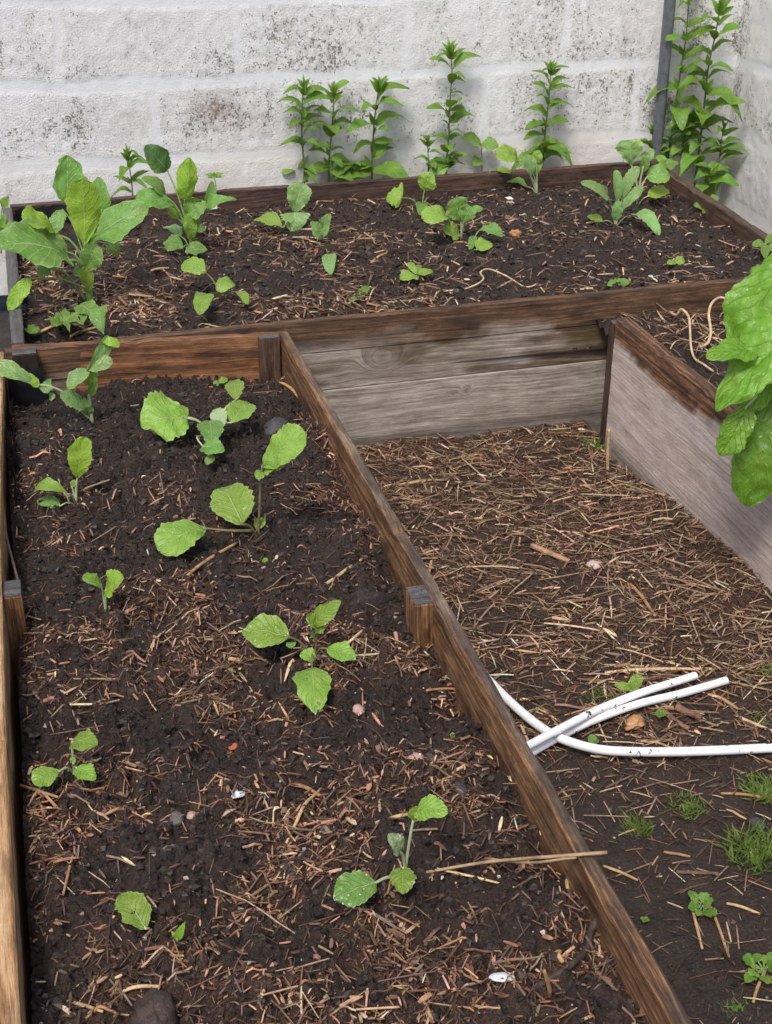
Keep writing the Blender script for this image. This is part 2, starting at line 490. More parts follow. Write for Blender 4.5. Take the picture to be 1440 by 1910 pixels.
def board(name, a, b, thick, z1, z0, mat, parent, side=1, seg=0.012, rough=1.0, wet=None, alga=None, darkening=None, end=0.0, seed=0, nick_=1.0, knots=()):
    """plank whose top edge runs a -> b (xy of ONE edge of its top face); thickness goes to the left (side=1) or right (-1)"""
    a, b = np.array(a, float), np.array(b, float)
    L = np.linalg.norm(b - a)
    d = (b - a) / L
    n = np.array([-d[1], d[0]]) * side * thick
    H = z1 - z0
    bev = min(0.0025, thick * 0.2)
    ns = max(4, int(H / (0.006 if knots else 0.012)))
    if knots: seg = 0.006
    zs = np.linspace(z1 - bev, z0, ns)
    prof = [(0.0, z) for z in zs[::-1]] + [(bev / thick, z1 - 0.0003), (0.5, z1), (1 - bev / thick, z1 - 0.0003)] + [(1.0, z) for z in zs]
    prof = np.array(prof)
    pl = np.concatenate([[0], np.cumsum(np.hypot(np.diff(prof[:, 0]) * thick, np.diff(prof[:, 1])))])
    nu, nv = max(2, int(L / seg) + 1), len(prof)
    s = np.linspace(0, L, nu)
    S, J = np.meshgrid(s, np.arange(nv), indexing='ij')
    off, Z = prof[J, 0], prof[J, 1].copy()
    w = fbm(S * 1.0 + seed * 3.1, Z * 0 + seed * 7.7, 2.0, 2) * 0.004 * rough          # slow warp of the plank
    edge = np.exp(-((Z - z1) / 0.006) ** 2)
    nick = np.minimum(0, fbm(S + seed * 9.1, off * 0.02 + seed, 28, 3) + 0.12) * 0.010 * rough * edge * nick_
    sur = fbm(S * 0.6 + seed, Z * 6 + seed * 2.0, 30, 3) * 0.0012 * rough
    sgn = np.where(off < 0.5, -1.0, 1.0) * (np.abs(off - 0.5) > 0.45)
    X = a[0] + d[0] * S + n[0] * off + n[0] / thick * (w + sgn * sur)
    Y = a[1] + d[1] * S + n[1] * off + n[1] / thick * (w + sgn * sur)
    Z = Z + nick + (fbm(S + seed * 5.0, S * 0 + 2.2, 3.0, 2) * 0.003 * rough * nick_) * (Z > z0 + 0.02)
    V = np.stack([X, Y, Z], -1).reshape(-1, 3)
    Q = grid_quads(nu, nv)
    caps = []
    h = nv // 2
    for i in (0, nu - 1):                                        # end faces
        for j in range(h):
            q = (i * nv + j, i * nv + j + 1, i * nv + nv - 2 - j, i * nv + nv - 1 - j)
            if len(set(q)) == 4: caps.append(q)
    if caps: Q = np.concatenate([Q, np.array(caps)])
    gv = pl[J] + 0.0 * S
    kd = np.zeros_like(S)
    for (ks, kz, kr) in knots:                                    # grain flows round a knot
        dz, ds = Z - kz, (S - ks) * 0.75
        dd = np.hypot(dz, ds)
        m_ = np.exp(-(dd / kr) ** 2)
        gv = gv * (1 - m_) + (dd * 0.9 + 0.3) * m_ + dz * 0.5 * np.exp(-(dd / (2.2 * kr)) ** 2)
        kd = np.maximum(kd, np.exp(-(dd / (kr * 0.22)) ** 2))
    uv = np.stack([S, gv], -1).reshape(-1, 2)
    at = {}
    for k, fn in (('wet', wet), ('alga', alga), ('darkening', darkening)):
        at[k] = np.clip(fn(V), 0, 1) if fn else np.zeros(len(V)) + (1.0 if k == 'wet' else 0.0)
    at['darkening'] = np.maximum(at['darkening'], 0.5 * kd.ravel())
    return mk(name, V, Q, mat, parent, uv, at, smooth=False)

def post(name, cx, cy, sx, sy, z1, z0, mat, parent, rot=0.0, topmat=None, seed=0, darkening=0.0):
    """short square stake, top cut rough"""
    k = 6
    n = 8
    ang = []
    for sxx, syy, ex, ey in ((-1, -1, 1, 0), (1, -1, 0, 1), (1, 1, -1, 0), (-1, 1, 0, -1)):
        for i in range(k): ang.append((sxx + 2 * ex * i / k, syy + 2 * ey * i / k))
    ang = np.array(ang) * np.array([sx, sy]) / 2 * 0.98
    c, s = math.cos(rot), math.sin(rot)
    ang = np.stack([ang[:, 0] * c - ang[:, 1] * s, ang[:, 0] * s + ang[:, 1] * c], 1)
    m = len(ang)
    zs = list(np.linspace(z0, z1 - 0.002, n)) + [z1]
    V, uv = [], []
    for i, z in enumerate(zs):
        sc = 1.0 if i < n else 0.95
        jit = fbm(np.arange(m) * 1.3 + seed * 3, np.full(m, z * 30 + seed), 1.0, 2) * 0.0006
        rr = 1 + jit[:, None] / np.maximum(0.004, np.abs(ang).max(1))[:, None]
        V.append(np.c_[cx + ang[:, :1] * sc * rr, cy + ang[:, 1:] * sc * rr, np.full((m, 1), z) + (fbm(np.arange(m) * 0.9 + seed, np.arange(m) * 0.7, 1.0, 2)[:, None] * 0.0012 if i >= n - 1 else 0)])
        uv.append(np.c_[np.full(m, z), np.arange(m) / m * 2 * (sx + sy)])
    V, uv = np.concatenate(V), np.concatenate(uv)
    Q = []
    for i in range(len(zs) - 1):
        for j in range(m):
            Q.append((i * m + j, i * m + (j + 1) % m, (i + 1) * m + (j + 1) % m, (i + 1) * m + j))
    o = mk(name, V, Q, mat, parent, uv, {'darkening': np.full(len(V), darkening), 'wet': np.ones(len(V)), 'alga': np.zeros(len(V))}, smooth=False)
    # sawn top as a sub-part in its own grey
    top = V[-m:]
    cen = top.mean(0)
    TV = [top + [0, 0, 0.0006]]
    for f in (0.66, 0.33, 0.02):
        TV.append(cen + (top - cen) * f + np.c_[np.zeros((m, 2)), fbm(np.arange(m) + f * 9 + seed, np.arange(m) * 0.3, 1.0, 2) * 0.003 + 0.001])
    TQ = []
    for i in range(3):
        for j in range(m):
            TQ.append((i * m + j, i * m + (j + 1) % m, (i + 1) * m + (j + 1) % m, (i + 1) * m + j))
    TV = np.concatenate(TV)
    mk('sawn_top', TV, TQ, topmat or M_WOOD_END, o, np.c_[TV[:, 0], TV[:, 1]], {'darkening': np.zeros(len(TV)), 'wet': np.ones(len(TV)), 'alga': np.zeros(len(TV))})
    return o

# ------------------------------------------------------------------ ground, soil (height fields)
class Field:
    def __init__(s, x0, x1, y0, y1, step, base, bumps, bmax, rough, seed, flat=None):
        s.x = np.arange(x0, x1 + step * 0.5, step); s.y = np.arange(y0, y1 + step * 0.5, step)
        s.step = step
        X, Y = np.meshgrid(s.x, s.y, indexing='ij')
        Z = base(X, Y)
        am = rough * (flat(X, Y) if flat is not None else 1.0)
        Z = Z + am * (fbm(X + seed, Y - seed, 7, 3) * 0.022 + fbm(X - seed, Y + seed, 45, 3) * 0.007 + np.abs(fbm(X + seed, Y + 2 * seed, 38, 2)) * 0.022 + np.abs(fbm(X - 3 * seed, Y, 95, 2)) * 0.0095 + fbm(X + 2 * seed, Y, 190, 2) * 0.0050 + np.abs(fbm(X, Y - 5 * seed, 210, 2)) * 0.0045 - 0.008)
        r = np.random.default_rng(seed)
        for i in range(bumps):                                   # crumbs and clods
            rad = 0.003 + (bmax - 0.003) * r.random() ** 2.2
            cx, cy = r.uniform(x0, x1), r.uniform(y0, y1)
            if flat is not None and r.random() > flat(np.array(cx), np.array(cy)) + 0.1: continue
            i0, i1 = np.searchsorted(s.x, [cx - rad, cx + rad]); j0, j1 = np.searchsorted(s.y, [cy - rad, cy + rad])
            if i1 <= i0 or j1 <= j0: continue
            dx, dy = s.x[i0:i1, None] - cx, s.y[None, j0:j1] - cy
            ecc = r.uniform(0.6, 1.0); an = r.uniform(0, 3.14)
            ux, uy = dx * math.cos(an) + dy * math.sin(an), (dy * math.cos(an) - dx * math.sin(an)) / ecc
            q = 1 - (ux ** 2 + uy ** 2) / rad ** 2
            Z[i0:i1, j0:j1] += np.where(q > 0, np.maximum(q, 0) ** 0.7, 0) * rad * r.uniform(0.15, 0.4) * (0.75 + 1.1 * fbm(X[i0:i1, j0:j1] + i, Y[i0:i1, j0:j1], 210, 2))
        s.Z = Z + am * (fbm(X + 4 * seed, Y + seed, 330, 2) * 0.0030 + np.maximum(0, fbm(X, Y + 4 * seed, 150, 2)) * 0.004)
        s.X, s.Y = X, Y
    def __call__(s, x, y):
        fx = np.clip((np.asarray(x, float) - s.x[0]) / s.step, 0, len(s.x) - 1.001)
        fy = np.clip((np.asarray(y, float) - s.y[0]) / s.step, 0, len(s.y) - 1.001)
        i, j = fx.astype(int), fy.astype(int)
        a, b = fx - i, fy - j
        Z = s.Z
        return (Z[i, j] * (1 - a) + Z[i + 1, j] * a) * (1 - b) + (Z[i, j + 1] * (1 - a) + Z[i + 1, j + 1] * a) * b
    def mesh(s, name, mat):
        V = np.stack([s.X, s.Y, s.Z], -1).reshape(-1, 3)
        return mk(name, V, grid_quads(len(s.x), len(s.y)), mat)
    def hit(s, px, py, h=0.0):
        z = float(s.Z.mean())
        for _ in range(12):
            p = at_z(px, py, z + h)
            z = 0.5 * z + 0.5 * float(s(p[0], p[1]))
        return at_z(px, py, z + h)

def base_left(X, Y):
    z = T - 0.053 - 0.030 * smooth01((Y - 2.15) / 0.28)
    z = z - 0.012 * np.exp(-((Y - 1.38) / 0.16) ** 2)
    z = z - 0.008 * np.exp(-((X + 0.07) / 0.03) ** 2) - 0.010 * np.exp(-((X - 0.45) / 0.035) ** 2)
    return z
def base_far(X, Y):
    return T - 0.048 - 0.012 * np.exp(-((X - 0.0) / 0.2) ** 2) + 0.012 * np.exp(-((Y - 2.75) / 0.25) ** 2)
def base_right(X, Y):
    return T - 0.062 + 0 * X
def base_path(X, Y):
    return -0.004 - 0.026 * smooth01((Y - 1.75) / 0.6) + 0.022 * smooth01((X - 0.95) / 0.14) * smooth01((2.35 - Y) / .3)
def flat_path(X, Y):
    return 0.28 + 0.4 * smooth01((Y - 1.15) / 0.4) + 0 * X

S_LEFT = Field(-0.078, 0.452, 0.36, 2.448, 0.0020, base_left, 5000, 0.012, 1.35, 3)
S_FAR = Field(-0.05, 1.755, 2.495, 3.60, 0.0036, base_far, 11000, 0.016, 1.15, 5)
S_RIGHT = Field(1.135, 1.74, 1.15, 2.512, 0.006, base_right, 1500, 0.02, 1.0, 8)
S_PATH = Field(0.455, 1.125, 0.30, 2.50, 0.0032, base_path, 4500, 0.014, 0.8, 9, flat_path)
_yl = 2.462 + (S_FAR.X + 0.07) * (2.528 - 2.462) / 1.85 + 0.014
S_FAR.Z = np.where(S_FAR.Y < _yl, T - 0.12, S_FAR.Z)
O_L = tag(S_LEFT.mesh('soil', M_SOIL), kind='structure')
O_F = tag(S_FAR.mesh('soil', M_SOIL), kind='structure')
tag(S_RIGHT.mesh('soil', M_SOIL), kind='structure')
O_P = tag(S_PATH.mesh('path', M_MUD), kind='structure')
gx = np.linspace(-60, 60, 121); gX, gY = np.meshgrid(np.sign(gx) * np.abs(gx / 60) ** 2.2 * 60, np.sign(gx) * np.abs(gx / 60) ** 2.2 * 60, indexing='ij')
tag(mk('ground', np.stack([gX, gY + 2, np.full_like(gX, -0.09)], -1).reshape(-1, 3), grid_quads(121, 121), M_MUD), kind='structure')

# ------------------------------------------------------------------ walls of painted blocks
WY, WX = 3.69, 2.05
def wall(name, label, P0, d, L, H, seed, marks, browns, j0, z0=-0.03, zc=0.516, step=0.006):
    n = np.array([d[1], -d[0]])                                   # outward face
    a = np.arange(0, L + step / 2, step); z = np.arange(z0, z0 + H + step / 2, step)
    A, Z = np.meshgrid(a, z, indexing='ij')
    X0, Y0 = P0[0] + d[0] * A, P0[1] + d[1] * A
    bl, ch = 0.462, 0.2035
    wob = fbm(A + seed, Z, 9, 3) * 0.014
    row = np.floor((Z + wob - zc) / ch)
    fz = (Z + wob - zc) / ch - row
    dz = np.minimum(fz, 1 - fz) * ch
    fa = (A + wob - j0) / bl + 0.5 * (np.mod(row, 2) == 1)
    fa = fa - np.floor(fa)
    da = np.minimum(fa, 1 - fa) * bl
    jw = 0.012 + 0.009 * fbm(A, Z + seed, 6, 2)
    jz = smooth01(1 - (dz - jw * 0.9) / 0.012); ja = smooth01(1 - (da - jw * 0.6) / 0.010)
    joint = np.maximum(jz, 0.8 * ja)
    edge = np.exp(-((dz - jw) / 0.004) ** 2) + 0.7 * np.exp(-((da - jw * 0.7) / 0.004) ** 2)
    rel = -0.0010 * joint * (0.4 + fbm(A, Z, 14, 2)) + fbm(A * 1.0 + seed, Z * 0.7, 60, 3) * 0.0018 * (1 - 0.6 * joint) + fbm(A, Z, 4, 2) * 0.004
    g = 0.40 + 0.55 * fbm(A + 3 * seed, Z - seed, 4.5, 3) + 0.35 * fbm(A * 3, Z * 0.9 + seed, 5, 3)
    g = g + 0.18 * (0.5 - fz)
    st_ = fbm(A * 1.0 + seed, Z * 0.10, 26, 3)
    g = g + 0.30 * st_
    g = g * (1 - 0.80 * joint) + 0.05 * edge
    br = np.zeros_like(A)
    for (ma, mz, sa, sz, k) in marks: g = g + k * np.exp(-((A - ma) / sa) ** 2 - ((Z - mz) / sz) ** 2) * (1 - 0.6 * joint)
    for (ma, mz, sa, sz, k) in browns: br = br + k * np.exp(-((A - ma) / sa) ** 2 - ((Z - mz) / sz) ** 2)
    low = smooth01((T + 0.13 - Z) / 0.10)
    g = g * (1 - 0.45 * low)
    cream = np.clip(0.75 * low * (0.6 + 1.2 * fbm(A, Z * 2, 5, 3)) + 0.15 * fbm(A, Z, 3, 2), 0, 1)
    V = np.stack([X0 + n[0] * rel, Y0 + n[1] * rel, Z], -1).reshape(-1, 3)
    nu, nv = len(a), len(z)
    Q = grid_quads(nu, nv)
    # back and edges (a real 10 cm leaf of blockwork)
    cs = [0, nv - 1, (nu - 1) * nv + nv - 1, (nu - 1) * nv]
    B = V[cs] - np.array([n[0], n[1], 0]) * 0.10
    k = len(V)
    V = np.concatenate([V, B])
    Q = np.concatenate([Q, [(k, k + 1, k + 2, k + 3), (cs[0], cs[1], k + 1, k), (cs[1], cs[2], k + 2, k + 1), (cs[2], cs[3], k + 3, k + 2), (cs[3], cs[0], k, k + 3)]])
    z4 = np.zeros(4)
    o = mk(name, V, Q, M_WALL, None, None, {'grime': np.r_[np.clip(g, 0, 1).ravel(), z4], 'brown': np.r_[np.clip(br, 0, 1).ravel(), z4],
           'joint': np.r_[np.clip(joint, 0, 1).ravel(), z4], 'cream': np.r_[cream.ravel(), z4]})
    return tag(o, label, 'wall')

X0W = -1.2
def wm(px, py, sx, sz, k):
    p = at_y(px, py, WY)
    return (p[0] - X0W, p[2], sx, sz, k)
wall('block_wall', 'whitewashed concrete block wall running along the back of the beds', (X0W, WY), (1, 0), WX - X0W, 1.75, 2,
     [wm(40, 100, .08, .07, .25), wm(175, 130, .06, .03, .3), wm(410, 120, .06, .05, .35), wm(60, 240, .10, .04, .45), wm(160, 225, .06, .05, .35),
      wm(250, 240, .05, .04, .4), wm(410, 215, .11, .05, .4), wm(690, 210, .06, .05, .55), wm(640, 210, .05, .07, .2), wm(520, 50, .08, .05, .2), wm(600, 100, .12, .05, .15),
      wm(1175, 160, .012, .03, .6), wm(1160, 120, .02, .05, .25), wm(1240, 190, .06, .06, .5), wm(1290, 110, .03, .12, .5), wm(1370, 120, .02, .14, .6), wm(1330, 190, .04, .08, .4),
      wm(300, 340, .3, .05, -.3), wm(450, 300, .2, .04, -.25), wm(900, 120, .1, .06, -.12), wm(870, 60, .2, .08, -.12)],
     [wm(400, 205, .055, .035, 1.0), wm(1168, 70, .012, .05, .5), wm(470, 230, .05, .03, .4), wm(250, 215, .05, .03, .3)], at_y(110, 100, WY)[0] - X0W)
wall('block_wall', 'whitewashed block wall on the right, meeting the back wall at the corner', (WX, WY + 0.003), (0, -1), 3.0, 1.75, 21,
     [(0.02, 0.6, .05, .3, .3), (0.25, 0.35, .15, .05, .25)], [], 0.30)

# ------------------------------------------------------------------ raised beds
def xy(px, py, z=T): return at_z(px, py, z)[:2]
# far bed
far = thing('raised_bed', 'wide raised bed of wet dark boards along the back wall', 'raised bed', (0.85, 3.05, 0))
fl = np.array([-0.07, 2.462]); fr = np.array([1.78, 2.528])
def fpos(V): return V[:, 0], V[:, 2] - T
def plank_wet(V):
    x, z = fpos(V)
    e = -0.062 + 0.020 * fbm(x, x * 0 + 1.1, 6, 4) - 0.05 * smooth01((x - 1.0) / 0.12) + 0.03 * np.exp(-((x - 0.70) / 0.05) ** 2) - 0.028 * np.exp(-((x - 0.80) / 0.05) ** 2)
    w = smooth01((z - e) / 0.012)
    pat = smooth01((fbm(x * 0.5, z * 3, 9, 4) + 0.10 * np.exp(-((x - 1.0) / 0.16) ** 2)) * 5) * 0.75 * (z > -0.15)
    return np.maximum(w, pat)
def plank_alga(V):
    x, z = fpos(V)
    return np.clip(0.9 * np.exp(-((z + 0.10) / 0.035) ** 2) * (0.55 + 1.2 * fbm(x, z * 2, 6, 3)) * (0.35 + 0.65 * smooth01((x - 0.55) / 0.3)), 0, 1) * (z > -0.152)
def plank_darkening(V):
    x, z = fpos(V)
    return 0.85 * np.exp(-((x - 0.83) / 0.03) ** 2 - ((z + 0.032) / 0.012) ** 2) + 0.9 * np.exp(-((x - 1.13) / 0.03) ** 2) * (0.4 + fbm(x, z, 30, 2)) * (z > -0.07) + 0.5 * smooth01((-z - 0.25) / 0.02)  # sooty spot, blotchy streak, and darker towards the foot
nrm = unit(np.r_[fr - fl, 0]); nrm = np.array([-nrm[1], nrm[0]])
board('front_board', fl, fr, 0.019, T, T - 0.0665, M_WOOD_PLANK, far, wet=plank_wet, alga=plank_alga, darkening=plank_darkening, seed=1)
board('front_board', fl + nrm * 0.0015, fr + nrm * 0.0015, 0.019, T - 0.0680, T - 0.1495, M_WOOD_PLANK, far, wet=plank_wet, alga=plank_alga, darkening=plank_darkening, seed=2, rough=0.6, nick_=0.1, knots=[(0.735, T - 0.092, 0.022)])
board('front_board', fl + nrm * 0.0005, fr + nrm * 0.0005, 0.019, T - 0.1512, -0.07, M_WOOD_PLANK, far, wet=plank_wet, alga=plank_alga, darkening=plank_darkening, seed=3, rough=0.6, nick_=0.1, knots=[(0.92, T - 0.185, 0.006)])
bl_, bm_, br_ = xy(18, 380), xy(600, 335), xy(1222, 297)
board('back_board', bl_, br_, 0.022, T, 0.0, M_WOOD_DARK, far, side=-1, seed=4)
rn = xy(1440, 440); rd = unit(rn - br_); re_ = br_ + rd * ((br_[1] - 2.53) / -rd[1])
board('side_board', br_ + rd * 0.004, re_, 0.026, T, 0.0, M_WOOD_DARK, far, side=-1, seed=5)
ll0, ll1 = xy(4, 387), xy(19, 640)
board('side_board', ll1 + [0.0, 0.004], ll0, 0.024, T - 0.001, 0.0, M_WOOD_END, far, side=-1, seed=6)
# black liner against the back-left corner
def sheet(name, pts_top, z1, z0, parent, seed):
    P = np.array(pts_top); n = 60; s = np.linspace(0, 1, n)
    d = np.r_[0, np.cumsum(np.linalg.norm(np.diff(P, axis=0), axis=1))]; d /= d[-1]
    x, y = np.interp(s, d, P[:, 0]), np.interp(s, d, P[:, 1])
    zz = np.linspace(0, 1, 10)
    S, Zt = np.meshgrid(s, zz, indexing='ij')
    w = fbm(S * 3 + seed, Zt * 0.8, 4, 3) * 0.007
    def face(o): return np.stack([np.interp(S, s, x) + w + o, np.interp(S, s, y) + w - o, z1 + (z0 - z1) * Zt - 0.012 * np.abs(fbm(S * 6 + seed, S * 0, 3, 2)) * (1 - Zt)], -1).reshape(-1, 3)
    A, B = face(0), face(0.0012)
    Q = grid_quads(n, 10)
    return mk(name, np.concatenate([A, B]), np.concatenate([Q, Q + len(A)]), M_LINER, parent)
cxb, cyb = bl_
sheet('liner', [(ll0[0] + 0.030, cyb - 0.35), (ll0[0] + 0.030, cyb - 0.030), (ll0[0] + 0.045, cyb - 0.026), (ll0[0] + 0.19, cyb - 0.016)], T - 0.004, T - 0.10, far, 1)

# left bed
lb = thing('raised_bed', 'long narrow raised bed of brown boards in the foreground', 'raised bed', (0.2, 1.4, 0))
ba, bb = xy(538, 618), xy(1296, 1910)
bdir = unit(bb - ba)
def rim_soot(V): return np.clip(0.9 * fbm(V[:, 1], V[:, 0] * 3, 14, 3) - 0.1, 0, 0.7)
board('side_board', ba + bdir * 0.002, ba + bdir * (ba[1] - 0.36), 0.0168, T, -0.07, M_WOOD_WARM, lb, side=-1, seed=11, rough=1.1, wet=lambda V: 1 - 0.85 * ((V[:, 2] > T - 0.0035) & (V[:, 0] > 0.4475)) * np.clip(.75 + 1.2 * fbm(V[:, 1], V[:, 0] * 4, 9, 3), 0, 1), darkening=lambda V: np.clip((V[:, 2] > T - 0.004) * (0.30 + 0.9 * fbm(V[:, 1], V[:, 0] * 3, 13, 4)) * (V[:, 0] > 0.4475) + 1.0 * fbm(V[:, 1] + 5, V[:, 2] * 4, 11, 4) * (V[:, 2] <= T - 0.004), 0, 0.7))
k0, k1 = xy(22, 647), xy(525, 620.5)
board('back_board', k0, k1, 0.0165, T, 0.02, M_WOOD_RED, lb, side=1, seed=12, darkening=lambda V: np.clip(0.9 * np.exp(-((V[:, 0] + 0.01) / 0.035) ** 2) - 0.2, 0, 1))  # darker near the left corner
lx = -0.0745
Lp = [xy(8, 645), xy(1.5, 1000), xy(11, 1380), xy(25, 1580), xy(52, 1910)]
_e = Lp[4] + (Lp[4] - Lp[3]) * ((Lp[4][1] - 0.36) / (Lp[3][1] - Lp[4][1]))
board('side_board', (Lp[4][0] + 0.001, 0.36), (Lp[2][0], Lp[2][1]), 0.024, T, -0.02, M_WOOD_PALE, lb, side=1, seed=13, rough=0.6)
board('side_board', (Lp[2][0], Lp[2][1] + 0.0015), (Lp[1][0] - 0.001, Lp[1][1]), 0.024, T, -0.02, M_WOOD_PALE, lb, side=1, seed=14, rough=0.5)
board('side_board', (Lp[1][0] - 0.001, Lp[1][1] + 0.0015), (Lp[0][0] - 0.001, 2.455), 0.024, T, -0.02, M_WOOD_PALE, lb, side=1, seed=16, rough=0.5)
board('front_board', (lx, 0.34), (0.46, 0.34), 0.018, T, -0.07, M_WOOD_WARM, lb, side=1, seed=15)
p_ = xy(40, 648)
post('corner_post', p_[0] + 0.004, p_[1] - 0.018, 0.046, 0.03, T - 0.002, 0.05, M_WOOD_DARK, lb, seed=1, darkening=0.75)  # post darkened all over
p_ = xy(500, 622)
post('corner_post', p_[0] - 0.001, p_[1] - 0.011, 0.040, 0.018, T - 0.003, 0.05, M_WOOD_DARK, lb, seed=2, darkening=0.1)
p_ = xy(783, 1110, T - 0.004)
post('stake', p_[0] + 0.0005, p_[1], 0.0275, 0.050, T - 0.004, 0.05, M_WOOD_WARM, lb, seed=3)
p_ = xy(22, 1098, T - 0.010)
post('stake', p_[0], p_[1], 0.024, 0.045, T - 0.010, 0.05, M_WOOD_WARM, lb, seed=4)
sheet('liner', [(lx + 0.006, 1.9), (lx + 0.006, 2.40), (lx + 0.012, 2.414), (lx + 0.07, 2.416)], T - 0.02, T - 0.11, lb, 5)

# right bed
rb = thing('raised_bed', 'raised bed on the right with a grey plank stained wet along its rim', 'raised bed', (1.4, 1.8, 0))
r0 = xy(1148, 592); rdir = unit(xy(1334, 716) - xy(1170, 587)); rdir = np.array([0.0, -1.0])
RB_E = []
for _px, _py in ((1146, 640), (1180, 674), (1215, 706), (1245, 738), (1270, 758), (1290, 778), (1303, 768), (1335, 792), (1362, 815), (1400, 850)):
    _d = ray(_px, _py); _q = CAM + _d * (r0[0] / _d[0]); RB_E.append((_q[1], _q[2] - T))
RB_E.sort()
RB_Y, RB_Z = [a for a, _ in RB_E], [b for _, b in RB_E]
def rb_wet(V):
    y, z = V[:, 1], V[:, 2] - T
    e = np.interp(y, RB_Y, RB_Z) + 0.010 * fbm(y, y * 0 + 3.3, 26, 3)
    return smooth01((z - e) / 0.006)
def rb_darkening(V):
    y, z = V[:, 1], V[:, 2] - T
    return np.clip(1.1 * fbm(y, z * 4, 10, 4), 0, 0.8) * (z > -0.06) + 0.55 * smooth01((0.018 - V[:, 2]) / 0.02)  # dark blotches near the rim, and darker towards the foot
board('side_board', (r0[0], r0[1] - 0.004), (r0[0], 1.15), 0.030, T - 0.001, -0.07, M_WOOD_GREY, rb, side=1, seed=21, wet=rb_wet, darkening=rb_darkening)
board('side_board', (1.77, 1.15), (1.77, 2.50), 0.025, T - 0.001, -0.07, M_WOOD_GREY, rb, side=1, seed=22)
board('front_board', (1.10, 1.147), (1.77, 1.147), 0.025, T - 0.001, -0.07, M_WOOD_GREY, rb, side=-1, seed=23)
post('end_post', r0[0] + 0.0045, r0[1] + 0.010, 0.013, 0.022, T - 0.014, -0.06, M_WOOD_DARK, rb, seed=6, darkening=0.15)

# steel pole
pp = at_y(1223.6, 292, WY - 0.045)
pt = at_y(1250, 0, WY - 0.045)
_dir = (pt - pp) / (pt[2] - pp[2])
pole = thing('garden_pole', 'grey metal pole standing in the corner behind the beds', 'pole', (pp[0] - _dir[0] * pp[2], pp[1], 0))
V, Q = tube([pp - _dir * (pp[2] + 0.02), pp, pp + _dir * 1.3], 0.0165, 16, 4)
mk('pole_tube', V, Q, M_STEEL, pole)
V, Q = tube([pp + _dir * 1.3, pp + _dir * 1.306, pp + _dir * 1.312], [0.0175, 0.018, 0.012], 16, 3)
mk('end_cap', V, Q, M_LINER, pole)

# ------------------------------------------------------------------ plants
def wprof(shape, u):
    if shape == 'oval': return np.sin(math.pi * u ** 0.92) ** 0.72
    if shape == 'round': return np.sin(math.pi * u ** 0.9) ** 0.62
    if shape == 'ovate': w = u ** 0.5 * (1 - u) ** 0.60
    elif shape == 'obov': w = u ** 0.95 * (1 - u) ** 0.45
    elif shape == 'spoon': w = (0.16 + smooth01((u - 0.15) / 0.35) * 0.84) * (1 - u) ** 0.42 * np.minimum(1, u * 8) ** 0.5
    elif shape == 'heart': w = np.minimum(1, u * 9) ** 0.5 * (1 - u) ** 0.62 * (1 - 0.25 * u)
    elif shape == 'lance': w = u ** 0.62 * (1 - u) ** 1.0
    elif shape == 'fan': w = (0.10 + 0.9 * smooth01((u - 0.05) / 0.8)) * (1 - u) ** 0.22
    else: w = u ** 0.6 * (1 - u) ** 0.6
    return w / w.max()

def leaf_geo(B, Tp, n, W, shape='ovate', bend=0.12, fold=0.15, wave=0.085, serr=0.08, nser=9, lobes=0.14, twist=0.0, seed=0, nu=26, nv=13, droop=0.0, crinkle=0.075):
    B, Tp = np.array(B, float), np.array(Tp, float)
    ax = Tp - B
    L = np.linalg.norm(ax); ax = ax / L
    n = unit(n - ax * (n @ ax))
    sd = np.cross(ax, n)
    r = np.random.default_rng(seed)
    tt = np.linspace(0, 1, nu)
    u = (1 - np.cos(math.pi * tt)) / 2
    u[0], u[-1] = 0.002, 0.998
    v = np.linspace(-1, 1, nv)
    U, Vv = np.meshgrid(u, v, indexing='ij')
    w = wprof(shape, U) * W / 2
    sg = (Vv > 0) * 1.0
    ph = r.uniform(0, 50)
    lob = 1 + lobes * fbm(U * 1.0 + sg * 7.7 + ph, sg * 3.1 + U * 0, 5.0, 2) * 1.6
    ser = 1 + serr * (np.abs(((U * nser + ph + 0.37 * sg) % 1.0) - 0.5) * 2 - 0.5) * np.abs(Vv) ** 3 * 1.6
    w = w * lob * ser
    # a few blisters and a wavy margin
    wav = wave * W * (np.sin(U * 9 + ph + sg * 2.1) * 0.6 + np.sin(U * 17 + ph * 2 + sg) * 0.4) * np.abs(Vv) ** 2 * np.sin(math.pi * np.clip(U, 0, 1)) ** 0.5
    bl = fbm(U * 1.0 + ph, Vv * 0.35 + ph, 7, 3) * crinkle * W + r.uniform(-.35, .35) * W * 0.22 * (Vv * np.abs(Vv)) * np.sin(math.pi * U)
    tw = twist * (U - 0.5)
    sdv = sd[None, None] * np.cos(tw)[..., None] + n[None, None] * np.sin(tw)[..., None]
    nv_ = n[None, None] * np.cos(tw)[..., None] - sd[None, None] * np.sin(tw)[..., None]
    c = B + ax * L * U[..., None] + n * (bend * L * 4 * U * (1 - U) - droop * L * np.maximum(0, U - 0.45) ** 2 * 2)[..., None]
    P = c + sdv * (Vv * w)[..., None] + nv_ * (fold * np.abs(Vv) * w + wav + bl)[..., None]
    uv = np.stack([U, Vv], -1).reshape(-1, 2)
    return P.reshape(-1, 3), grid_quads(nu, nv), uv

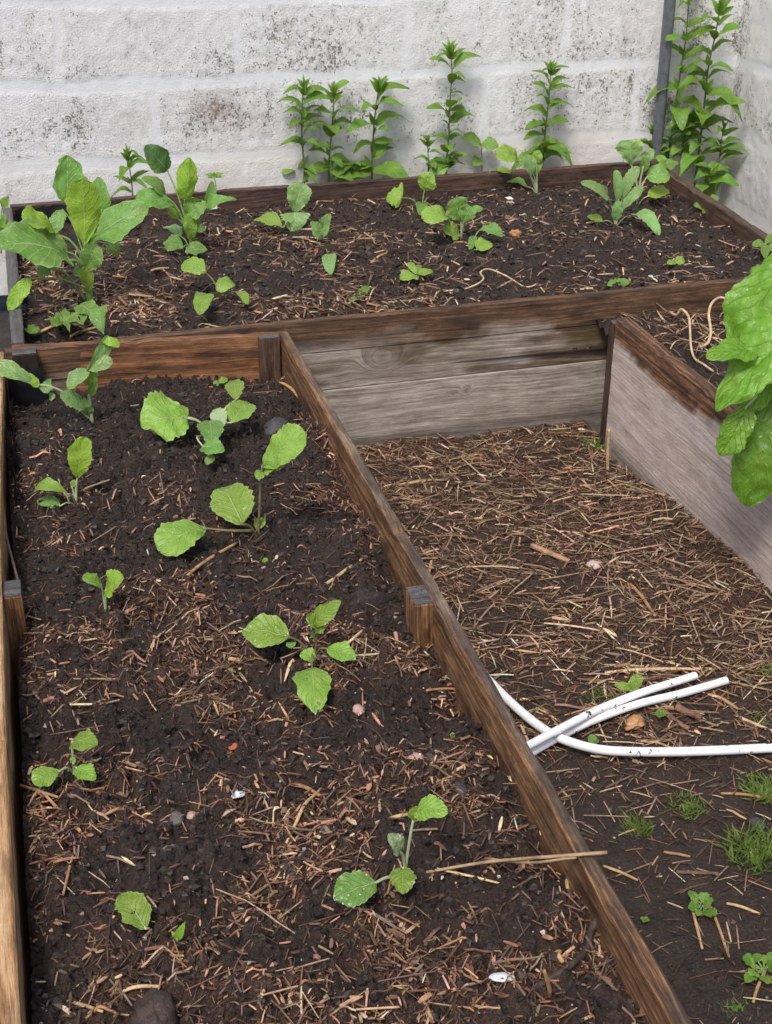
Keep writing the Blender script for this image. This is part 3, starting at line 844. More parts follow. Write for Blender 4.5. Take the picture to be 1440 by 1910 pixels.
def droplets(P, Q, n, parent, seed, rmin=0.0006, rmax=0.0015):
    r = np.random.default_rng(seed)
    parts = []
    for _ in range(n):
        q = Q[r.integers(len(Q))]
        a = P[q]
        s, t2 = r.random(2)
        c = (a[0] * (1 - s) + a[1] * s) * (1 - t2) + (a[3] * (1 - s) + a[2] * s) * t2
        nn = np.cross(a[1] - a[0], a[3] - a[0])
        if np.linalg.norm(nn) < 1e-12: continue
        nn = unit(nn)
        if nn @ (CAM - c) < 0: nn = -nn
        rad = rmin + (rmax - rmin) * r.random() ** 2
        e1 = unit(np.cross(nn, [0.3, 0.5, 0.8])); e2 = np.cross(nn, e1)
        an = np.linspace(0, 2 * math.pi, 8, endpoint=False)
        rings = []
        for el, hh in ((1.0, 0.0), (0.86, 0.42), (0.5, 0.72), (0.02, 0.85)):
            rings.append(c + nn * (hh * rad * 0.8) + rad * el * (np.cos(an)[:, None] * e1 + np.sin(an)[:, None] * e2))
        V = np.concatenate(rings)
        qq = [(i * 8 + j, i * 8 + (j + 1) % 8, (i + 1) * 8 + (j + 1) % 8, (i + 1) * 8 + j) for i in range(3) for j in range(8)]
        parts.append((V, np.array(qq)))
    if parts:
        V, q = join(*parts)
        o = mk('water_droplets', V, q, M_WATER, parent)
        o['kind'] = 'stuff'

_seed = [100]
class Plant:
    def __init__(s, name, label, cat, field, px, py, stem='green', group=None, Y=None):
        s.f = field
        s.base = field.hit(px, py) if Y is None else at_y(px, py, Y)
        s.root = thing(name, label, cat, s.base, group)
        s.stem = stem
        s.z = s.base[2]
    def pt(s, q):
        """(px, py, h): on the level h above the plant's foot; (px, py, ('y', d)): on the upright plane d metres nearer than the foot"""
        if isinstance(q[2], tuple): return at_y(q[0], q[1], s.base[1] - q[2][1])
        return at_z(q[0], q[1], s.z + q[2])
    def stalk(s, pts, r0=0.003, r1=0.002, mat=None, name='stem'):
        P = [s.base - [0, 0, 0.004]] + [s.pt(q) for q in pts]
        V, Q = tube(P, np.linspace(r0, r1, len(P)), 8, 5)
        mk(name, V, Q, M_STEM[mat or s.stem], s.root)
        return s
    def leaf(s, b, t, w, shape='ovate', c='mid', up=0.5, roll=0.0, via=None, pr=0.0013, pet=True, frm=None, drops=0, **kw):
        B, Tp = s.pt(b), s.pt(t)
        m = (B + Tp) / 2
        n = unit(UP * up + unit(CAM - m) * (1 - up))
        ax = unit(Tp - B)
        n = unit(n - ax * (n @ ax))
        if roll:
            a = math.radians(roll)
            n = n * math.cos(a) + np.cross(ax, n) * math.sin(a)
        sd = np.cross(ax, n)
        a0, zc = project(B); a1, _ = project(Tp)
        ap = a1 - a0; ap = ap / max(1e-6, np.hypot(*ap))
        q0, _ = project(m); q1, _ = project(m + sd * 0.01)
        dq = q1 - q0
        perp = abs(dq[0] * -ap[1] + dq[1] * ap[0]) / 0.01
        full = F / ((m - CAM) @ CW)
        W = w / max(perp, 0.42 * full)
        _seed[0] += 1
        kw.setdefault('seed', _seed[0])
        kw.setdefault('bend', 0.10)
        P, Q, uv = leaf_geo(B, Tp, n, W, shape, **kw)
        o = mk('leaf', P, Q, M_LEAF[c], s.root, uv)
        if drops: droplets(P, Q, drops, o, _seed[0])
        if pet:
            st = s.base - [0, 0, 0.003] if frm is None else s.pt(frm)
            mid = [s.pt(v) for v in via] if via else [(st + B) / 2 + UP * 0.18 * np.linalg.norm(B - st)]
            # run the stalk a little way into the blade along the midrib
            e = B + (Tp - B) * 0.06
            V, Q2 = tube([st] + mid + [B, e], [pr * 1.5] + [pr * 1.2] * len(mid) + [pr, pr * 0.6], 7, 5)
            mk('petiole', V, Q2, M_STEM[kw.get('pc', s.stem)], o)
        return s

Yd = lambda d: ('y', d)
G_SEED = 'cabbage seedlings planted in the beds'

# -- large cabbage at the far-left corner of the far bed
A = Plant('cabbage_plant', 'largest cabbage plant, tall upright leaves over the far bed left corner', 'plant', S_FAR, 167, 574, 'green')
A.stalk([(166, 535, Yd(0)), (162, 500, Yd(0.0)), (160, 455, Yd(0.0))], 0.0085, 0.004)
A.leaf((126, 378, Yd(-.05)), (125, 289, Yd(-.06)), 60, 'ovate', 'mid', .1, 15, lobes=.35, frm=(160, 470, Yd(-.01)), pr=.0025, bend=.02, seed=21)
A.leaf((191, 408, Yd(-.06)), (184, 330, Yd(-.07)), 38, 'ovate', 'mid', .1, -15, frm=(163, 480, Yd(-.02)), pr=.002, bend=.03)
A.leaf((103, 437, Yd(.0)), (40, 404, Yd(.03)), 32, 'obov', 'yellow', .6, 0, frm=(158, 482, Yd(0)), pr=.002, bend=.12)
A.leaf((125, 470, Yd(.01)), (56, 430, Yd(.0)), 34, 'round', 'mid', .4, 0, frm=(158, 500, Yd(0)), pr=.0018, lobes=.3)
A.leaf((166, 455, Yd(.01)), (275, 385, Yd(.05)), 70, 'spoon', 'mid', .35, 5, frm=(160, 470, Yd(0)), pr=.003, bend=.14, fold=.1, lobes=.2, wave=.08, drops=14)
A.leaf((159, 458, Yd(.02)), (153, 336, Yd(.03)), 64, 'obov', 'yellow', .0, -10, frm=(161, 490, Yd(0)), pr=.003, bend=-.04, fold=-.12)
A.leaf((130, 486, Yd(.03)), (-18, 462, Yd(.11)), 80, 'oval', 'mid', .55, 0, frm=(161, 510, Yd(0)), pr=.003, bend=.16, lobes=.35, wave=.10, drops=18, seed=44)
A.leaf((158, 506, Yd(.015)), (183, 457, Yd(.035)), 44, 'obov', 'mid', .3, 10, pet=False, bend=.12, fold=.3, drops=8)
A.leaf((166, 548, Yd(.01)), (160, 496, Yd(.03)), 24, 'obov', 'bright', .0, 0, pet=False, bend=.05, fold=.3)
A.leaf((166, 520, Yd(-.005)), (140, 496, Yd(.01)), 26, 'obov', 'mid', .3, 0, pet=False, lobes=.3)
A.leaf((200, 452, Yd(-.02)), (222, 474, Yd(-.01)), 26, 'round', 'mid', .6, 0, frm=(163, 520, Yd(0)))
A.leaf((56, 520, Yd(.09)), (16, 580, Yd(.12)), 30, 'ovate', 'yellow', .2, 10, frm=(162, 540, Yd(0)), via=[(110, 520, Yd(.05))], pr=.002)
A.leaf((92, 500, Yd(.04)), (70, 512, Yd(.05)), 26, 'round', 'mid', .5, 0, frm=(160, 560, Yd(0)), pr=.0022)
A.leaf((118, 392, Yd(-.02)), (95, 440, Yd(.0)), 30, 'round', 'mid', .4, 0, frm=(158, 480, Yd(0)))
B_ = Plant('cabbage_seedling', 'curled cabbage seedling against the board, below the largest cabbage', 'plant', S_FAR, 178, 612)
B_.leaf((146, 570, .035), (180, 588, .03), 32, 'ovate', 'mid', .6, lobes=.2)
B_.leaf((193, 622, .03), (186, 572, .07), 34, 'obov', 'mid', .2, -25, lobes=.15, fold=.4)
B_.leaf((160, 585, .02), (152, 612, .02), 12, 'lance', 'mid', .4)
W1 = Plant('weed_plant', 'low bushy light green weed by the far bed left corner', 'weed', S_FAR, 118, 612)
for k in range(14):
    a = k * 2.4; rr = 14 + 9 * (k % 3)
    W1.leaf((118 + 5 * math.cos(a), 605 + 3 * math.sin(a), .01), (118 + rr * 1.3 * math.cos(a), 597 + rr * .75 * math.sin(a), .02 + .006 * (k % 3)), 11, 'lance', 'weedlight', .6, lobes=.5, nser=5, serr=.25, pr=.0008)
W2 = Plant('weed_plant', 'sparse small weed right beside the far bed left board', 'weed', S_FAR, 60, 628)
for k in range(8):
    a = k * 2.4
    W2.leaf((60, 622, .008), (60 + 15 * math.cos(a), 614 + 9 * math.sin(a), .016), 8, 'ovate', 'weed', .6, pr=.0007)

# -- second tall cabbage
C = Plant('cabbage_plant', 'second tall cabbage plant, long-stalked leaves by the white plant tag', 'plant', S_FAR, 356, 466, 'green')
C.stalk([(357, 450, Yd(0)), (357, 425, Yd(0))], 0.005, 0.0035)
C.leaf((312, 318, Yd(-.03)), (270, 272, Yd(-.02)), 42, 'ovate', 'dark', .1, 10, frm=(355, 440, Yd(0)), via=[(332, 365, Yd(-.01))], pr=.0018, seed=12, lobes=.2)
C.leaf((344, 372, Yd(-.02)), (352, 293, Yd(-.02)), 36, 'ovate', 'yellow', .0, 25, frm=(356, 440, Yd(0)), pr=.002, fold=-.3)
C.leaf((308, 365, Yd(.0)), (264, 332, Yd(.01)), 24, 'ovate', 'mid', .3, 20, frm=(354, 445, Yd(0)), via=[(332, 390, Yd(0))], pr=.0018, bend=.2)
C.leaf((324, 384, Yd(.01)), (252, 372, Yd(.04)), 32, 'obov', 'mid', .5, 0, frm=(354, 448, Yd(0)), via=[(338, 405, Yd(0))], pr=.0018, drops=12)
C.leaf((357, 432, Yd(.01)), (362, 369, Yd(.03)), 36, 'obov', 'mid', .2, 0, frm=(356, 455, Yd(0)), pr=.003, bend=-.15, fold=-.25)
C.leaf((352, 404, Yd(.02)), (388, 380, Yd(.03)), 34, 'oval', 'mid', .55, 0, pet=False, bend=.15, lobes=.2)
C.leaf((357, 448, Yd(.012)), (354, 398, Yd(.03)), 26, 'obov', 'bright', .0, 0, pet=False, fold=.25)
C.leaf((385, 384, Yd(.0)), (442, 372, Yd(.03)), 30, 'heart', 'mid', .4, 0, frm=(360, 450, Yd(0)), via=[(372, 415, Yd(0))], pr=.0018, bend=.2)
C.leaf((385, 381, Yd(-.005)), (396, 338, Yd(-.02)), 19, 'ovate', 'mid', .1, 30, pet=False)
C.leaf((336, 440, .03), (311, 423, .03), 20, 'round', 'blue', .7)
C.leaf((340, 463, .02), (304, 453, .03), 26, 'round', 'mid', .7)
C.leaf((362, 430, .03), (384, 427, .03), 13, 'ovate', 'mid', .6)
C.leaf((346, 470, .012), (387, 467, .015), 20, 'round', 'mid', .8, drops=6)
C.leaf((331, 408, Yd(-.01)), (312, 386, Yd(-.01)), 17, 'round', 'bright', .4, frm=(352, 440, Yd(0)))

# -- seedlings of the far bed
E_ = Plant('cabbage_seedling', 'four-leaved bright seedling in front of the second tall cabbage', 'plant', S_FAR, 416, 562, 'brown', G_SEED)
E_.leaf((383, 508, .055), (340, 492, .06), 34, 'oval', 'bright', .5, lobes=.2, drops=10)
E_.leaf((388, 549, .03), (371, 588, .03), 34, 'ovate', 'bright', .6)
E_.leaf((404, 543, .03), (437, 529, .035), 24, 'ovate', 'bright', .5, bend=.25)
E_.leaf((446, 545, .03), (462, 568, .03), 19, 'ovate', 'bright', .5)
Fp = Plant('cabbage_seedling', 'stacked seedling with scalloped leaves left of the small grey-green one', 'plant', S_FAR, 549, 428, 'green', G_SEED)
Fp.leaf((548, 398, Yd(.0)), (565, 341, Yd(.0)), 44, 'obov', 'blue', .2, lobes=.12, serr=.12, drops=6)
Fp.leaf((550, 396, Yd(.01)), (552, 441, Yd(.035)), 56, 'heart', 'blue', .5, serr=.12, bend=.18, drops=10)
Fp.leaf((527, 424, .03), (481, 407, .03), 26, 'obov', 'bright', .6)
Fp2 = Plant('weed_seedling', 'slim light green seedling at the back board between stacked seedling and wall', 'weed', S_FAR, 553, 352, 'brown')
Fp2.stalk([(550, 318, Yd(0)), (549, 308, Yd(0))], .0014, .001)
Fp2.leaf((549, 312, Yd(0)), (575, 288, Yd(.01)), 19, 'ovate', 'weedlight', .4, pet=False)
Fp2.leaf((549, 313, Yd(0)), (526, 324, Yd(.02)), 17, 'ovate', 'weedlight', .5, pet=False)
Fp2.leaf((562, 345, Yd(0)), (566, 319, Yd(.01)), 21, 'round', 'weedlight', .2)
Gp = Plant('cabbage_seedling', 'small grey-green seedling with narrow upright leaves by a reddish clump', 'plant', S_FAR, 603, 455, 'brown', G_SEED)
Gp.leaf((600, 428, Yd(0)), (616, 398, Yd(.01)), 20, 'ovate', 'blue', .2, lobes=.3)
Gp.leaf((600, 433, Yd(.005)), (579, 414, Yd(.01)), 16, 'ovate', 'blue', .3, lobes=.3)
Gp.leaf((600, 446, Yd(.01)), (581, 427, Yd(.02)), 15, 'ovate', 'blue', .3, lobes=.3)
Gp.leaf((601, 441, Yd(.01)), (613, 420, Yd(.015)), 14, 'ovate', 'blue', .3, lobes=.3)
Hp = Plant('cabbage_seedling', 'seedling with one drooping oval leaf below the small grey-green one', 'plant', S_FAR, 604, 474, 'brown', G_SEED)
Hp.leaf((612, 476, .022), (617, 513, .02), 28, 'ovate', 'blue', .5, drops=5)
Lp_ = Plant('cabbage_seedling', 'pale green three-leaved seedling near the middle of the back board', 'plant', S_FAR, 787, 390, 'green', G_SEED)
Lp_.leaf((750, 369, .035), (720, 370, .03), 42, 'heart', 'bright', .5, 10)
Lp_.leaf((792, 354, Yd(0)), (803, 320, Yd(.01)), 38, 'round', 'bright', .3, lobes=.2)
Lp_.leaf((788, 380, .012), (783, 402, .014), 20, 'ovate', 'mid', .6)
L2 = Plant('weed_seedling', 'tiny two-leaved seedling right under the back board, behind the three-leaved one', 'weed', S_FAR, 754, 352)
L2.leaf((752, 341, Yd(0)), (730, 328, Yd(.01)), 11, 'ovate', 'weedlight', .5)
L2.leaf((755, 342, Yd(0)), (774, 338, Yd(.01)), 11, 'ovate', 'weedlight', .6)
L2.leaf((753, 341, Yd(0)), (754, 331, Yd(0)), 8, 'ovate', 'weedlight', .3)
Mp = Plant('cabbage_seedling', 'tight bunch of frilly leaves, bushiest seedling in the middle of the far bed', 'plant', S_FAR, 860, 446, 'pale', G_SEED)
Mp.leaf((840, 415, Yd(.0)), (788, 410, Yd(.03)), 28, 'obov', 'bright', .6, bend=.25)
Mp.leaf((856, 440, Yd(.01)), (825, 424, Yd(.02)), 28, 'ovate', 'bright', .4)
Mp.leaf((860, 412, Yd(.0)), (846, 370, Yd(.0)), 46, 'obov', 'mid', .3, wave=.12, lobes=.25, drops=8)
Mp.leaf((864, 415, Yd(.01)), (880, 385, Yd(.015)), 30, 'obov', 'mid', .3, wave=.12, lobes=.2)
Mp.leaf((872, 396, Yd(.0)), (901, 389, Yd(.01)), 15, 'ovate', 'mid', .5)
Np = Plant('cabbage_seedling', 'low seedling with an arching leaf, right in front of the frilly bunch', 'plant', S_FAR, 877, 473, 'green', G_SEED)
Np.leaf((896, 428, .04), (937, 442, .03), 20, 'ovate', 'mid', .7, bend=.2, drops=5)
Np.leaf((890, 466, .015), (914, 451, .022), 28, 'round', 'bright', .5)
Np.leaf((876, 465, .015), (886, 440, .03), 15, 'ovate', 'mid', .3)
Op = Plant('cabbage_seedling', 'sprawling seedling with long pale stalks at the back board', 'plant', S_FAR, 1002, 363, 'pale', G_SEED)
Op.leaf((968, 303, Yd(.0)), (924, 290, Yd(.02)), 27, 'obov', 'bright', .5, frm=None, bend=.2)
Op.leaf((990, 330, Yd(.01)), (984, 288, Yd(.0)), 23, 'obov', 'blue', .1, 20)
Op.leaf((985, 349, .015), (938, 338, .02), 16, 'obov', 'mid', .6, bend=.2)
Op.leaf((1000, 305, Yd(-.01)), (1004, 279, Yd(-.01)), 20, 'round', 'bright', .3)
Op.leaf((995, 325, Yd(-.01)), (1012, 300, Yd(-.01)), 14, 'ovate', 'mid', .3)
O2 = Plant('weed_seedling', 'thin hooked seedling left of the sprawling pale-stalked one', 'weed', S_FAR, 908, 350, 'green')
O2.leaf((926, 316, Yd(.0)), (953, 322, Yd(.01)), 12, 'ovate', 'bright', .5, via=[(910, 330, Yd(0)), (916, 318, Yd(0))])
P1 = Plant('cabbage_seedling', 'upright grey-green seedling with blades in a spray, front one of the corner pair', 'plant', S_FAR, 1148, 422, 'pale', G_SEED)
P1.leaf((1140, 385, Yd(.0)), (1083, 341, Yd(.03)), 20, 'spoon', 'blue', .3, 25, bend=.15, pr=.0022)
P1.leaf((1152, 385, Yd(.0)), (1148, 317, Yd(.0)), 19, 'obov', 'blue', .1, 25, pr=.002)
P1.leaf((1158, 378, Yd(.0)), (1190, 310, Yd(-.01)), 22, 'obov', 'blue', .1, -20, pr=.002)
P1.leaf((1160, 392, Yd(.01)), (1190, 352, Yd(.01)), 22, 'obov', 'blue', .3, pr=.0016)
P1.leaf((1150, 410, Yd(.005)), (1152, 368, Yd(.005)), 20, 'lance', 'blue', .1, pet=False)
P1.leaf((1181, 402, .022), (1230, 440, .01), 27, 'ovate', 'blue', .55, bend=.2, pr=.0012)
P1.leaf((1122, 413, .018), (1096, 403, .02), 15, 'ovate', 'yellow', .5, pr=.001)
P2 = Plant('cabbage_seedling', 'tallest seedling near the corner pole, fan leaf on top, rear one of the pair', 'plant', S_FAR, 1187, 386, 'pale', G_SEED)
P2.stalk([(1192, 350, Yd(0)), (1200, 310, Yd(0))], .003, .002)
P2.leaf((1177, 308, Yd(.0)), (1174, 260, Yd(.0)), 54, 'fan', 'blue', .1, lobes=.25, frm=(1190, 360, Yd(0)), pr=.002)
P2.leaf((1201, 300, Yd(-.005)), (1219, 278, Yd(-.005)), 21, 'ovate', 'blue', .2, pet=False)
P2.leaf((1200, 320, Yd(-.005)), (1206, 292, Yd(-.005)), 18, 'ovate', 'mid', .2, pet=False)
P2.leaf((1207, 330, Yd(.0)), (1250, 327, Yd(.01)), 38, 'round', 'mid', .4, frm=(1189, 375, Yd(0)), pr=.0016)
P2.leaf((1209, 366, .03), (1248, 356, .03), 22, 'ovate', 'yellow', .4, pr=.0014)
P2.leaf((1196, 345, Yd(.01)), (1184, 372, Yd(.012)), 16, 'ovate', 'blue', .3, pet=False)
P3 = Plant('weed_seedling', 'small pale weed seedling at the foot of the grey pole', 'weed', S_FAR, 1246, 326, 'green')
for t_ in ((1225, 290, .07), (1228, 306, .06), (1264, 302, .06), (1250, 296, .07), (1258, 312, .05)):
    P3.leaf((1245, 311, .05), t_, 15, 'ovate', 'weedlight', .5, pr=.0008, pet=t_[0] == 1225)
Qp = Plant('weed_seedling', 'three-leaved seedling close to the right-hand board of the far bed', 'weed', S_FAR, 1324, 398, 'green')
Qp.leaf((1323, 386, .02), (1336, 364, .035), 16, 'ovate', 'weedlight', .3)
Qp.leaf((1320, 390, .018), (1295, 380, .022), 16, 'ovate', 'weedlight', .5)
Qp.leaf((1326, 392, .016), (1353, 411, .012), 15, 'ovate', 'weedlight', .5)
Qp.leaf((1321, 391, .014), (1311, 398, .014), 10, 'ovate', 'weedlight', .5)
Rp = Plant('weed_seedling', 'small-leaved seedling at the right edge above the big glossy leaves', 'weed', S_FAR, 1432, 486, 'green')
Rp.leaf((1426, 455, .03), (1403, 458, .03), 15, 'ovate', 'weedlight', .5)
Rp.leaf((1428, 454, .03), (1450, 440, .035), 14, 'ovate', 'weedlight', .5)
Rp.leaf((1428, 458, .025), (1426, 482, .02), 20, 'ovate', 'weedlight', .4)
Rp.leaf((1432, 460, .025), (1452, 466, .02), 16, 'ovate', 'weedlight', .4)
Sp = Plant('cabbage_seedling', 'tiny bright four-leaved rosette in front of the frilly bunch', 'plant', S_FAR, 778, 519, 'green', G_SEED)
Sp.leaf((776, 514, .012), (747, 522, .012), 24, 'ovate', 'bright', .6)
Sp.leaf((776, 511, .014), (760, 490, .02), 12, 'ovate', 'bright', .5)
Sp.leaf((779, 511, .014), (808, 507, .018), 13, 'ovate', 'bright', .6)
Sp.leaf((778, 509, .014), (782, 494, .02), 11, 'ovate', 'bright', .3)
Tp_ = Plant('weed_seedling', 'speck-like seedling pair near the front board, left of the tiny rosette', 'weed', S_FAR, 678, 557, 'green')
Tp_.leaf((676, 552, .006), (686, 534, .014), 14, 'ovate', 'weedlight', .4)
Tp_.leaf((673, 552, .006), (674, 538, .012), 9, 'ovate', 'weedlight', .4)
Tp_.leaf((668, 558, .003), (655, 560, .004), 10, 'round', 'weedlight', .8)
Up_ = Plant('weed_seedling', 'tiny pale seedling beside the front board above the path corner', 'weed', S_FAR, 1155, 533, 'green')
for t_ in ((1133, 533, .01), (1148, 518, .018), (1160, 522, .014), (1176, 526, .012), (1165, 534, .008)):
    Up_.leaf((1154, 530, .006), t_, 14, 'round', 'weedlight', .5, pr=.0007)
Vp = Plant('weed_seedling', 'tiny folded seedling alone in bare soil on the right of the far bed', 'weed', S_FAR, 1260, 495, 'green')
Vp.leaf((1259, 490, .006), (1277, 484, .012), 17, 'round', 'bright', .4)
Vp.leaf((1259, 490, .006), (1244, 492, .008), 10, 'ovate', 'bright', .5)
X1 = Plant('weed_seedling', 'small starry weed beside the white plant tag', 'weed', S_FAR, 405, 372, 'brown')
X1.stalk([(403, 350, Yd(0)), (400, 330, Yd(0))], .0012, .0009)
for k, (tx, ty) in enumerate(((383, 326), (388, 332), (402, 323), (419, 324), (415, 332), (398, 334))):
    X1.leaf((400, 328, Yd(0)), (tx, ty, Yd(.004 * k)), 8, 'lance', 'weedlight', .4, pet=False)

# -- left bed
AA = Plant('cabbage_seedling', 'tall grey-green seedling with winged stalks by the left bed back board', 'plant', S_LEFT, 172, 786, 'pale', G_SEED)
AA.stalk([(167, 745, Yd(.0)), (163, 705, Yd(.0))], .0035, .002)
AA.leaf((157, 700, Yd(.01)), (203, 626, Yd(-.005)), 26, 'obov', 'blue', .2, 35, pet=False, bend=.12)
AA.leaf((188, 640, Yd(.0)), (223, 646, Yd(.015)), 16, 'obov', 'yellow', .5, pet=False, bend=.3)
AA.leaf((160, 692, Yd(.01)), (210, 674, Yd(.02)), 26, 'obov', 'blue', .5, pet=False, drops=5)
AA.leaf((164, 690, Yd(.01)), (127, 726, Yd(.025)), 26, 'ovate', 'blue', .4, 20, pet=False, lobes=.2)
AA.leaf((166, 722, Yd(.0)), (177, 680, Yd(.005)), 26, 'round', 'bright', .1, pet=False)
AA.leaf((167, 740, Yd(.0)), (180, 708, Yd(.005)), 17, 'ovate', 'mid', .1, pet=False)
AA.leaf((165, 768, Yd(.005)), (112, 734, Yd(.02)), 26, 'obov', 'blue', .4, pet=False, lobes=.4, serr=.15)
AA.leaf((168, 775, Yd(.0)), (155, 742, Yd(.01)), 20, 'ovate', 'blue', .2, pet=False, lobes=.3)
AA.leaf((62, 716, .085), (-14, 682, .12), 30, 'obov', 'blue', .5, bend=.15, pr=.0018)
AA.leaf((72, 722, .08), (40, 696, .10), 18, 'ovate', 'yellow', .3, 20, pet=False)
AA.leaf((82, 733, .07), (94, 706, .08), 24, 'heart', 'blue', .3, pet=False, lobes=.5)
AA.leaf((92, 742, .055), (103, 738, .06), 14, 'ovate', 'blue', .4, pet=False)
BB = Plant('cabbage_seedling', 'seedling with one tall wavy yellow-green leaf near the left board', 'plant', S_LEFT, 142, 940, 'pale', G_SEED)
BB.leaf((144, 893, Yd(.0)), (160, 815, Yd(.01)), 44, 'obov', 'yellow', .15, -10, lobes=.3, wave=.1, pr=.0016)
BB.leaf((128, 922, .03), (65, 914, .03), 24, 'obov', 'bright', .6, bend=.3, lobes=.15)
BB.leaf((112, 944, .008), (69, 935, .012), 20, 'ovate', 'mid', .7, drops=2)
BB.leaf((134, 908, .03), (140, 895, .04), 12, 'ovate', 'bright', .3)
CC = Plant('cabbage_seedling', 'widest seedling by the back board, big round leaf on its left', 'plant', S_LEFT, 396, 812, 'pale', G_SEED)
CC.leaf((347, 778, .035), (263, 795, .035), 88, 'round', 'bright', .6, wave=.09, serr=.12, nser=7, drops=24, pr=.0018, seed=7)
CC.leaf((347, 780, .035), (332, 758, .04), 22, 'round', 'bright', .4)
CC.leaf((392, 786, .03), (396, 832, .03), 50, 'round', 'mid', .55, serr=.12, wave=.08, drops=10)
CC.leaf((378, 832, .03), (418, 843, .03), 34, 'round', 'mid', .5, serr=.1, via=[(368, 815, .035)])
CC.leaf((398, 850, .02), (384, 866, .01), 16, 'ovate', 'mid', .4, pet=False)
CC.leaf((416, 796, .025), (402, 763, .04), 32, 'round', 'pale', .3, serr=.15)
CC.leaf((433, 788, .03), (464, 752, .035), 46, 'round', 'bright', .5, serr=.1, drops=10, pr=.0015)
CC.leaf((441, 745, .04), (436, 710, .045), 34, 'round', 'bright', .5, serr=.12, drops=5)
C2 = Plant('weed_seedling', 'tiny yellow-green seedling between back board and the widest seedling', 'weed', S_LEFT, 408, 722, 'green')
C2.leaf((408, 716, .01), (397, 716, .012), 11, 'round', 'bright', .5)
C2.leaf((409, 714, .012), (424, 706, .016), 13, 'round', 'bright', .5)
DD = Plant('cabbage_seedling', 'tallest seedling with an upright leaf raised on a long thin stalk, middle of the bed', 'plant', S_LEFT, 481, 1003, 'brown', G_SEED)
DD.stalk([(484, 950, Yd(.0)), (487, 890, Yd(.0)), (490, 868, Yd(.0))], .0024, .0016)
DD.leaf((490, 872, Yd(.0)), (572, 812, Yd(.035)), 62, 'obov', 'bright', .5, 0, pet=False, bend=.1, drops=10, seed=71)
DD.leaf((490, 880, Yd(.0)), (478, 893, Yd(.01)), 20, 'ovate', 'bright', .4, pet=False)
DD.leaf((492, 882, Yd(.0)), (517, 872, Yd(.015)), 15, 'round', 'yellow', .6, pet=False)
DD.leaf((512, 876, Yd(.015)), (533, 865, Yd(.02)), 14, 'round', 'yellow', .6, pet=False)
DD.leaf((452, 978, .035), (415, 908, .055), 80, 'round', 'bright', .45, wave=.07, serr=.10, nser=8, drops=12, pr=.0022, seed=82)
DD.leaf((386, 986, .035), (296, 1028, .03), 62, 'obov', 'bright', .55, bend=.16, drops=22, frm=(470, 990, .02), via=[(430, 990, .03)], pr=.0018)
DD.leaf((478, 986, .015), (492, 966, .025), 20, 'ovate', 'bright', .4)
EE = Plant('cabbage_seedling', 'upright seedling holding two small leaves on thin stalks, left of middle', 'plant', S_LEFT, 197, 1138, 'pale', G_SEED)
EE.leaf((197, 1102, Yd(.0)), (231, 1078, Yd(.02)), 38, 'round', 'yellow', .5, pr=.0012)
EE.leaf((189, 1092, Yd(.0)), (153, 1078, Yd(.015)), 24, 'round', 'bright', .5, lobes=.3, pr=.0012)
FF = Plant('cabbage_seedling', 'wide cross-shaped seedling in the middle foreground, dewy oval leaves', 'plant', S_LEFT, 584, 1228, 'brown', G_SEED)
FF.leaf((540, 1188, .035), (451, 1179, .035), 58, 'oval', 'bright', .65, bend=.1, drops=30, serr=.04)
FF.leaf((582, 1246, .03), (589, 1334, .022), 70, 'oval', 'bright', .65, serr=.10, nser=12, drops=14, bend=.13)
FF.leaf((610, 1210, .03), (664, 1230, .025), 36, 'oval', 'bright', .65, drops=14)
FF.leaf((590, 1228, .02), (559, 1221, .025), 25, 'round', 'bright', .6)
FF.leaf((542, 1198, .03), (543, 1210, .03), 18, 'ovate', 'mid', .5, pet=False)
FF.stalk([(590, 1200, Yd(0.0)), (593, 1172, Yd(0.0))], .0016, .0012, 'brown')
FF.leaf((592, 1172, Yd(.0)), (571, 1152, Yd(.01)), 24, 'ovate', 'bright', .5, pet=False)
FF.leaf((586, 1165, Yd(.0)), (636, 1120, Yd(.01)), 28, 'ovate', 'bright', .4, pet=False, lobes=.35)
FF.leaf((588, 1192, Yd(.005)), (579, 1182, Yd(.01)), 15, 'round', 'mid', .5, pet=False)
FF.leaf((592, 1178, Yd(.003)), (607, 1172, Yd(.01)), 13, 'round', 'bright', .5, pet=False)
GG = Plant('cabbage_seedling', 'three-leaved seedling close to the left board in the foreground', 'plant', S_LEFT, 139, 1440, 'pale', G_SEED)
GG.leaf((134, 1385, Yd(.0)), (182, 1390, Yd(.02)), 42, 'ovate', 'bright', .6, bend=.15, serr=.1, pr=.0012)
GG.leaf((112, 1438, .02), (62, 1461, .02), 38, 'obov', 'bright', .6, serr=.1)
GG.leaf((142, 1432, .02), (177, 1456, .018), 38, 'round', 'bright', .55, serr=.1)
GG.leaf((137, 1424, .025), (134, 1411, .03), 12, 'ovate', 'bright', .4)
HH = Plant('cabbage_seedling', 'long-stalked seedling with dewy leaves near the foreground right board', 'plant', S_LEFT, 752, 1646, 'pale', G_SEED)
HH.stalk([(759, 1600, Yd(.0)), (766, 1555, Yd(.0)), (771, 1530, Yd(.0))], .0018, .0014)
HH.leaf((770, 1530, Yd(.0)), (779, 1504, Yd(.005)), 22, 'ovate', 'bright', .4, pet=False)
HH.leaf((775, 1514, Yd(.005)), (836, 1516, Yd(.03)), 46, 'round', 'bright', .6, pet=False, bend=.15, serr=.12)
HH.leaf((747, 1590, Yd(.01)), (724, 1555, Yd(.015)), 32, 'round', 'pale', .4, frm=(756, 1620, Yd(0)))
HH.leaf((752, 1618, .02), (751, 1668, .015), 48, 'round', 'bright', .55, serr=.14, nser=7)
HH.leaf((700, 1647, .025), (623, 1678, .022), 68, 'round', 'mid', .6, serr=.08, drops=18, pr=.0014)
